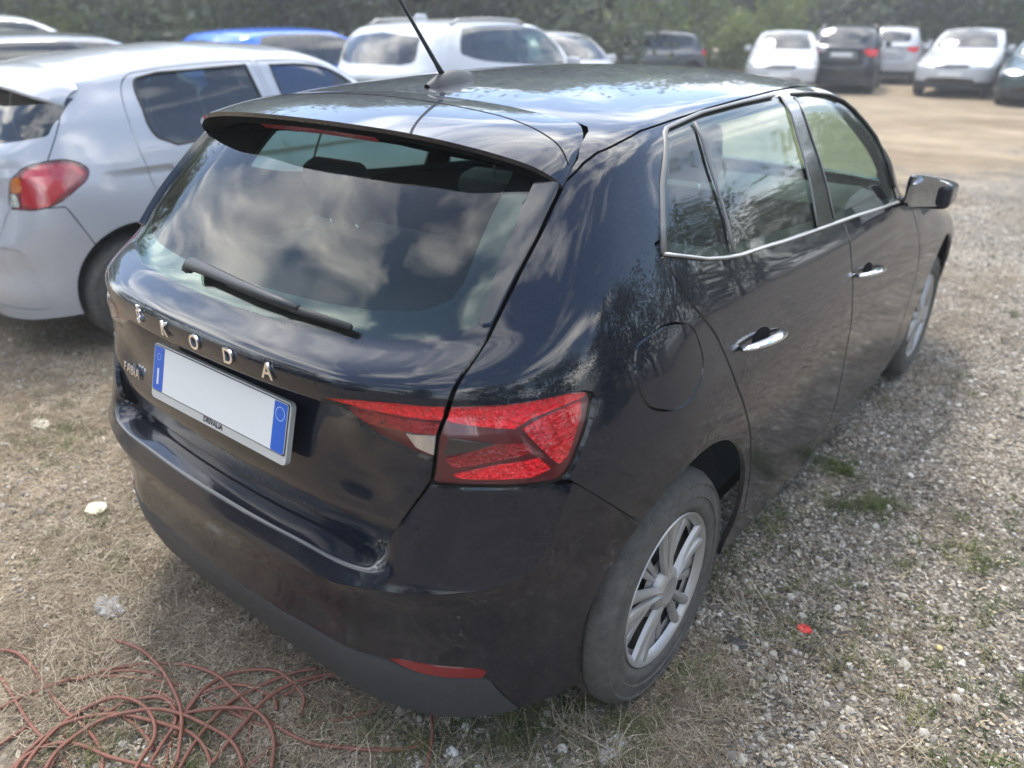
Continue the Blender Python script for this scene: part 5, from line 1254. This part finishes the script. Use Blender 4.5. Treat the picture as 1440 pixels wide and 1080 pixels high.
# ---------------------------------------------------------------- cable tangle and litter
CABLE=[[(-0.395,-1.037),(-0.355,-0.965),(-0.280,-0.894),(-0.167,-0.824),(-0.047,-0.773),(0.041,-0.761),(0.101,-0.760),(0.145,-0.779),(0.179,-0.812),(0.196,-0.849),(0.203,-0.891)],
[(-0.343,-0.970),(-0.333,-0.932),(-0.287,-0.852),(-0.215,-0.783),(-0.145,-0.748),(-0.071,-0.731),(0.017,-0.732),(0.101,-0.732),(0.175,-0.728),(0.225,-0.724),(0.302,-0.705),(0.356,-0.670),(0.430,-0.616),(0.493,-0.552),(0.510,-0.513)],
[(-0.021,-0.849),(-0.058,-0.767),(-0.055,-0.713),(-0.010,-0.656),(0.050,-0.624),(0.113,-0.625),(0.172,-0.637),(0.202,-0.670)],
[(0.164,-0.891),(0.135,-0.822),(0.118,-0.765),(0.105,-0.700),(0.113,-0.640),(0.140,-0.577),(0.178,-0.521),(0.214,-0.487)],
[(-0.118,-1.141),(-0.142,-1.120),(-0.186,-1.080),(-0.226,-1.023),(-0.239,-0.957),(-0.227,-0.908),(-0.193,-0.875),(-0.139,-0.852),(-0.077,-0.851),(-0.032,-0.867),(0.013,-0.912),(0.073,-0.963),(0.104,-0.986)],
[(-0.634,-1.086),(-0.623,-1.055),(-0.583,-1.034),(-0.515,-1.024),(-0.444,-1.026),(-0.381,-1.031),(-0.276,-1.035),(-0.188,-1.028),(-0.130,-1.027),(-0.077,-1.035),(-0.026,-1.059)],
[(-0.177,-1.188),(-0.191,-1.168),(-0.193,-1.120),(-0.167,-1.077),(-0.117,-1.050),(-0.055,-1.034),(0.014,-1.007),(0.072,-0.980)],
[(-0.118,-1.141),(-0.138,-1.117),(-0.162,-1.052),(-0.161,-0.989),(-0.127,-0.934),(-0.075,-0.888),(-0.012,-0.860),(0.060,-0.839),(0.123,-0.827),(0.183,-0.834),(0.231,-0.853)],
[(-0.290,-1.197),(-0.297,-1.143),(-0.303,-1.103),(-0.282,-1.044),(-0.241,-0.993),(-0.180,-0.962),(-0.106,-0.945),(-0.038,-0.944),(0.007,-0.951)],
[(-0.406,-1.167),(-0.409,-1.122),(-0.403,-1.069),(-0.385,-1.030),(-0.362,-0.980)],
[(-0.173,-0.989),(-0.179,-0.938),(-0.152,-0.897),(-0.114,-0.866),(-0.051,-0.863),(-0.017,-0.882),(0.012,-0.929),(0.063,-1.004)],
[(-0.028,-0.864),(0.004,-0.824),(0.065,-0.770),(0.114,-0.741),(0.178,-0.744),(0.221,-0.762),(0.282,-0.812)],
[(0.217,-0.888),(0.224,-0.842),(0.225,-0.784),(0.223,-0.725),(0.200,-0.690)],
[(0.119,-0.660),(0.129,-0.622),(0.155,-0.550),(0.214,-0.487)],
[(0.462,-0.471),(0.508,-0.514),(0.556,-0.584)]]

def cable():
    m=simple('cable_rubber',(.18,.070,.046),rough=.65,var=.35,scale=22)
    V=[];F=[]; r=np.random.default_rng(3)
    extra=[]
    for c in CABLE[:8]:
        q=np.array(c); m0=q.mean(0); a=r.normal(0,.35); q=(q-m0)@np.array([[math.cos(a),-math.sin(a)],[math.sin(a),math.cos(a)]])*r.uniform(.8,1.1)+m0+np.array([r.normal(-.03,.04),r.normal(-.05,.04)]); extra.append([tuple(t) for t in q])
    for k,c in enumerate(CABLE+extra):
        P=np.array([(a,b,.010+.006*(k%4)+.004*math.sin(i*1.3+k)) for i,(a,b) in enumerate(c)])
        P=_cr(P,[6]*(len(P)-1)); v,f=sweep(P,.0050,8); o=len(V); V+=list(v); F+=[tuple(i+o for i in g) for g in f]
    o=mesh_obj('cable',V,F,m); tag(o,'tangled red-brown cable lying in loops on the ground behind the black car','cable')
cable()
def scrap(name,label,cat,x,y,size,col,seed,thick=.003,lift=.01,crumple=.3,rough=.6):
    r=np.random.default_rng(seed); n=7; k=np.linspace(-1,1,n); X,Y=np.meshgrid(k,k,indexing='ij')
    Z=crumple*(r.random((n,n))-.3); X=X+r.normal(0,.10,(n,n)); Y=Y+r.normal(0,.10,(n,n))
    rad=np.hypot(X,Y); f=np.where(rad>1.05,1.05/np.maximum(rad,1e-6),1); X=X*f;Y=Y*f
    a=r.uniform(0,3.1); V=np.stack([x+size[0]*(X*np.cos(a)-Y*np.sin(a)),y+size[1]*(X*np.sin(a)+Y*np.cos(a)),lift+size[0]*Z],-1).reshape(-1,3)
    o=mesh_obj(name,V,grid_faces(n,n,flip=True),simple(name+'_mat',col,rough=rough,var=.12,scale=40),smooth=False)
    md=o.modifiers.new('t','SOLIDIFY'); md.thickness=thick; tag(o,label,cat); return o
scrap('plastic_scrap','small bright red plastic scrap on the gravel right of the rear wheel','scrap',1.08,.43,(.021,.016),(.62,.055,.045),1,crumple=.4)
scrap('paper_scrap','square pale yellow scrap lying left of the black rear bumper','scrap',-1.12,-.56,(.042,.034),(.66,.62,.44),2,crumple=.12)
scrap('paper_scrap','pale torn scrap in the dry grass near the left edge','scrap',-1.95,-.41,(.055,.03),(.62,.58,.47),3,crumple=.2)
scrap('tissue','crumpled whitish tissue in the straw beyond the cable','tissue',-.56,-.78,(.06,.035),(.27,.26,.245),4,crumple=.35,lift=.010)
scrap('plastic_sheet','torn translucent grey plastic piece on the ground below the rear wheel','plastic',.86,-.26,(.022,.05),(.40,.40,.38),5,crumple=.4)
def stone(name,label,x,y,s,col,seed):
    r=np.random.default_rng(seed); bm=bmesh.new(); bmesh.ops.create_icosphere(bm,subdivisions=2,radius=1)
    for v in bm.verts: v.co=Vector(np.array(v.co)*np.array(s)*(1+.18*math.sin(v.co.x*3+seed)*math.cos(v.co.y*4))*r.uniform(.93,1.07))+Vector((x,y,s[2]*.5))
    o=bm_obj(name,bm,simple(name+'_mat%d'%seed,col,rough=.85,var=.2,scale=60,bmp=.3),auto=60); tag(o,label,'stone')
stone('stone','largest white stone at the bottom edge below the bumper',.565,-.505,(.018,.013,.011),(.66,.65,.60),1)
stone('stone','dark flat stone on the gravel just right of the rear tyre',.945,.26,(.038,.026,.010),(.035,.034,.033),2)
stone('stone','round yellowish stone on the open gravel at the right',1.40,.60,(.011,.010,.007),(.50,.40,.18),3)
stone('stone','smooth white stone at the bottom right of the gravel',1.42,.05,(.014,.011,.009),(.62,.61,.57),4)
def twig(label,P,r0=.003):
    V,F=sweep(_cr(np.array(P),[5]*(len(P)-1)),np.linspace(r0,r0*.5,5*(len(P)-1)+1),6); o=mesh_obj('twig',V,F,M['bark']); tag(o,label,'twig','twigs on the gravel')
twig('thin dark twig on the gravel at the bottom, right of the rear wheel',[(1.00,-.13,.012),(1.01,-.07,.010),(1.03,-.02,.014),(1.02,.05,.010)])
twig('bent brown twig beyond the red scrap',[(1.12,.36,.014),(1.15,.41,.02),(1.16,.47,.012),(1.21,.53,.01)])
twig('long reddish stem lying on the gravel along the black car',[(.93,1.10,.012),(1.0,1.4,.016),(1.08,1.75,.012),(1.13,2.2,.014)],.004)
# ---------------------------------------------------------------- the hazy air
def haze():
    m=bpy.data.materials.new('haze'); m.use_nodes=True; n=m.node_tree; n.nodes.clear(); o=N_(n,'ShaderNodeOutputMaterial'); v=N_(n,'ShaderNodeVolumePrincipled')
    v.inputs['Color'].default_value=(.86,.90,.94,1); v.inputs['Density'].default_value=HAZE; v.inputs['Anisotropy'].default_value=.2; n.links.new(v.outputs[0],o.inputs['Volume'])
    bm=bmesh.new(); add_box(bm,(0,0,6.0),(660,660,14.0)); ob=bm_obj('haze',bm,m,None,smooth=False); tag(ob,'thin pale haze hanging over the whole lot',None,None,'stuff')
HAZE=.0035
haze()
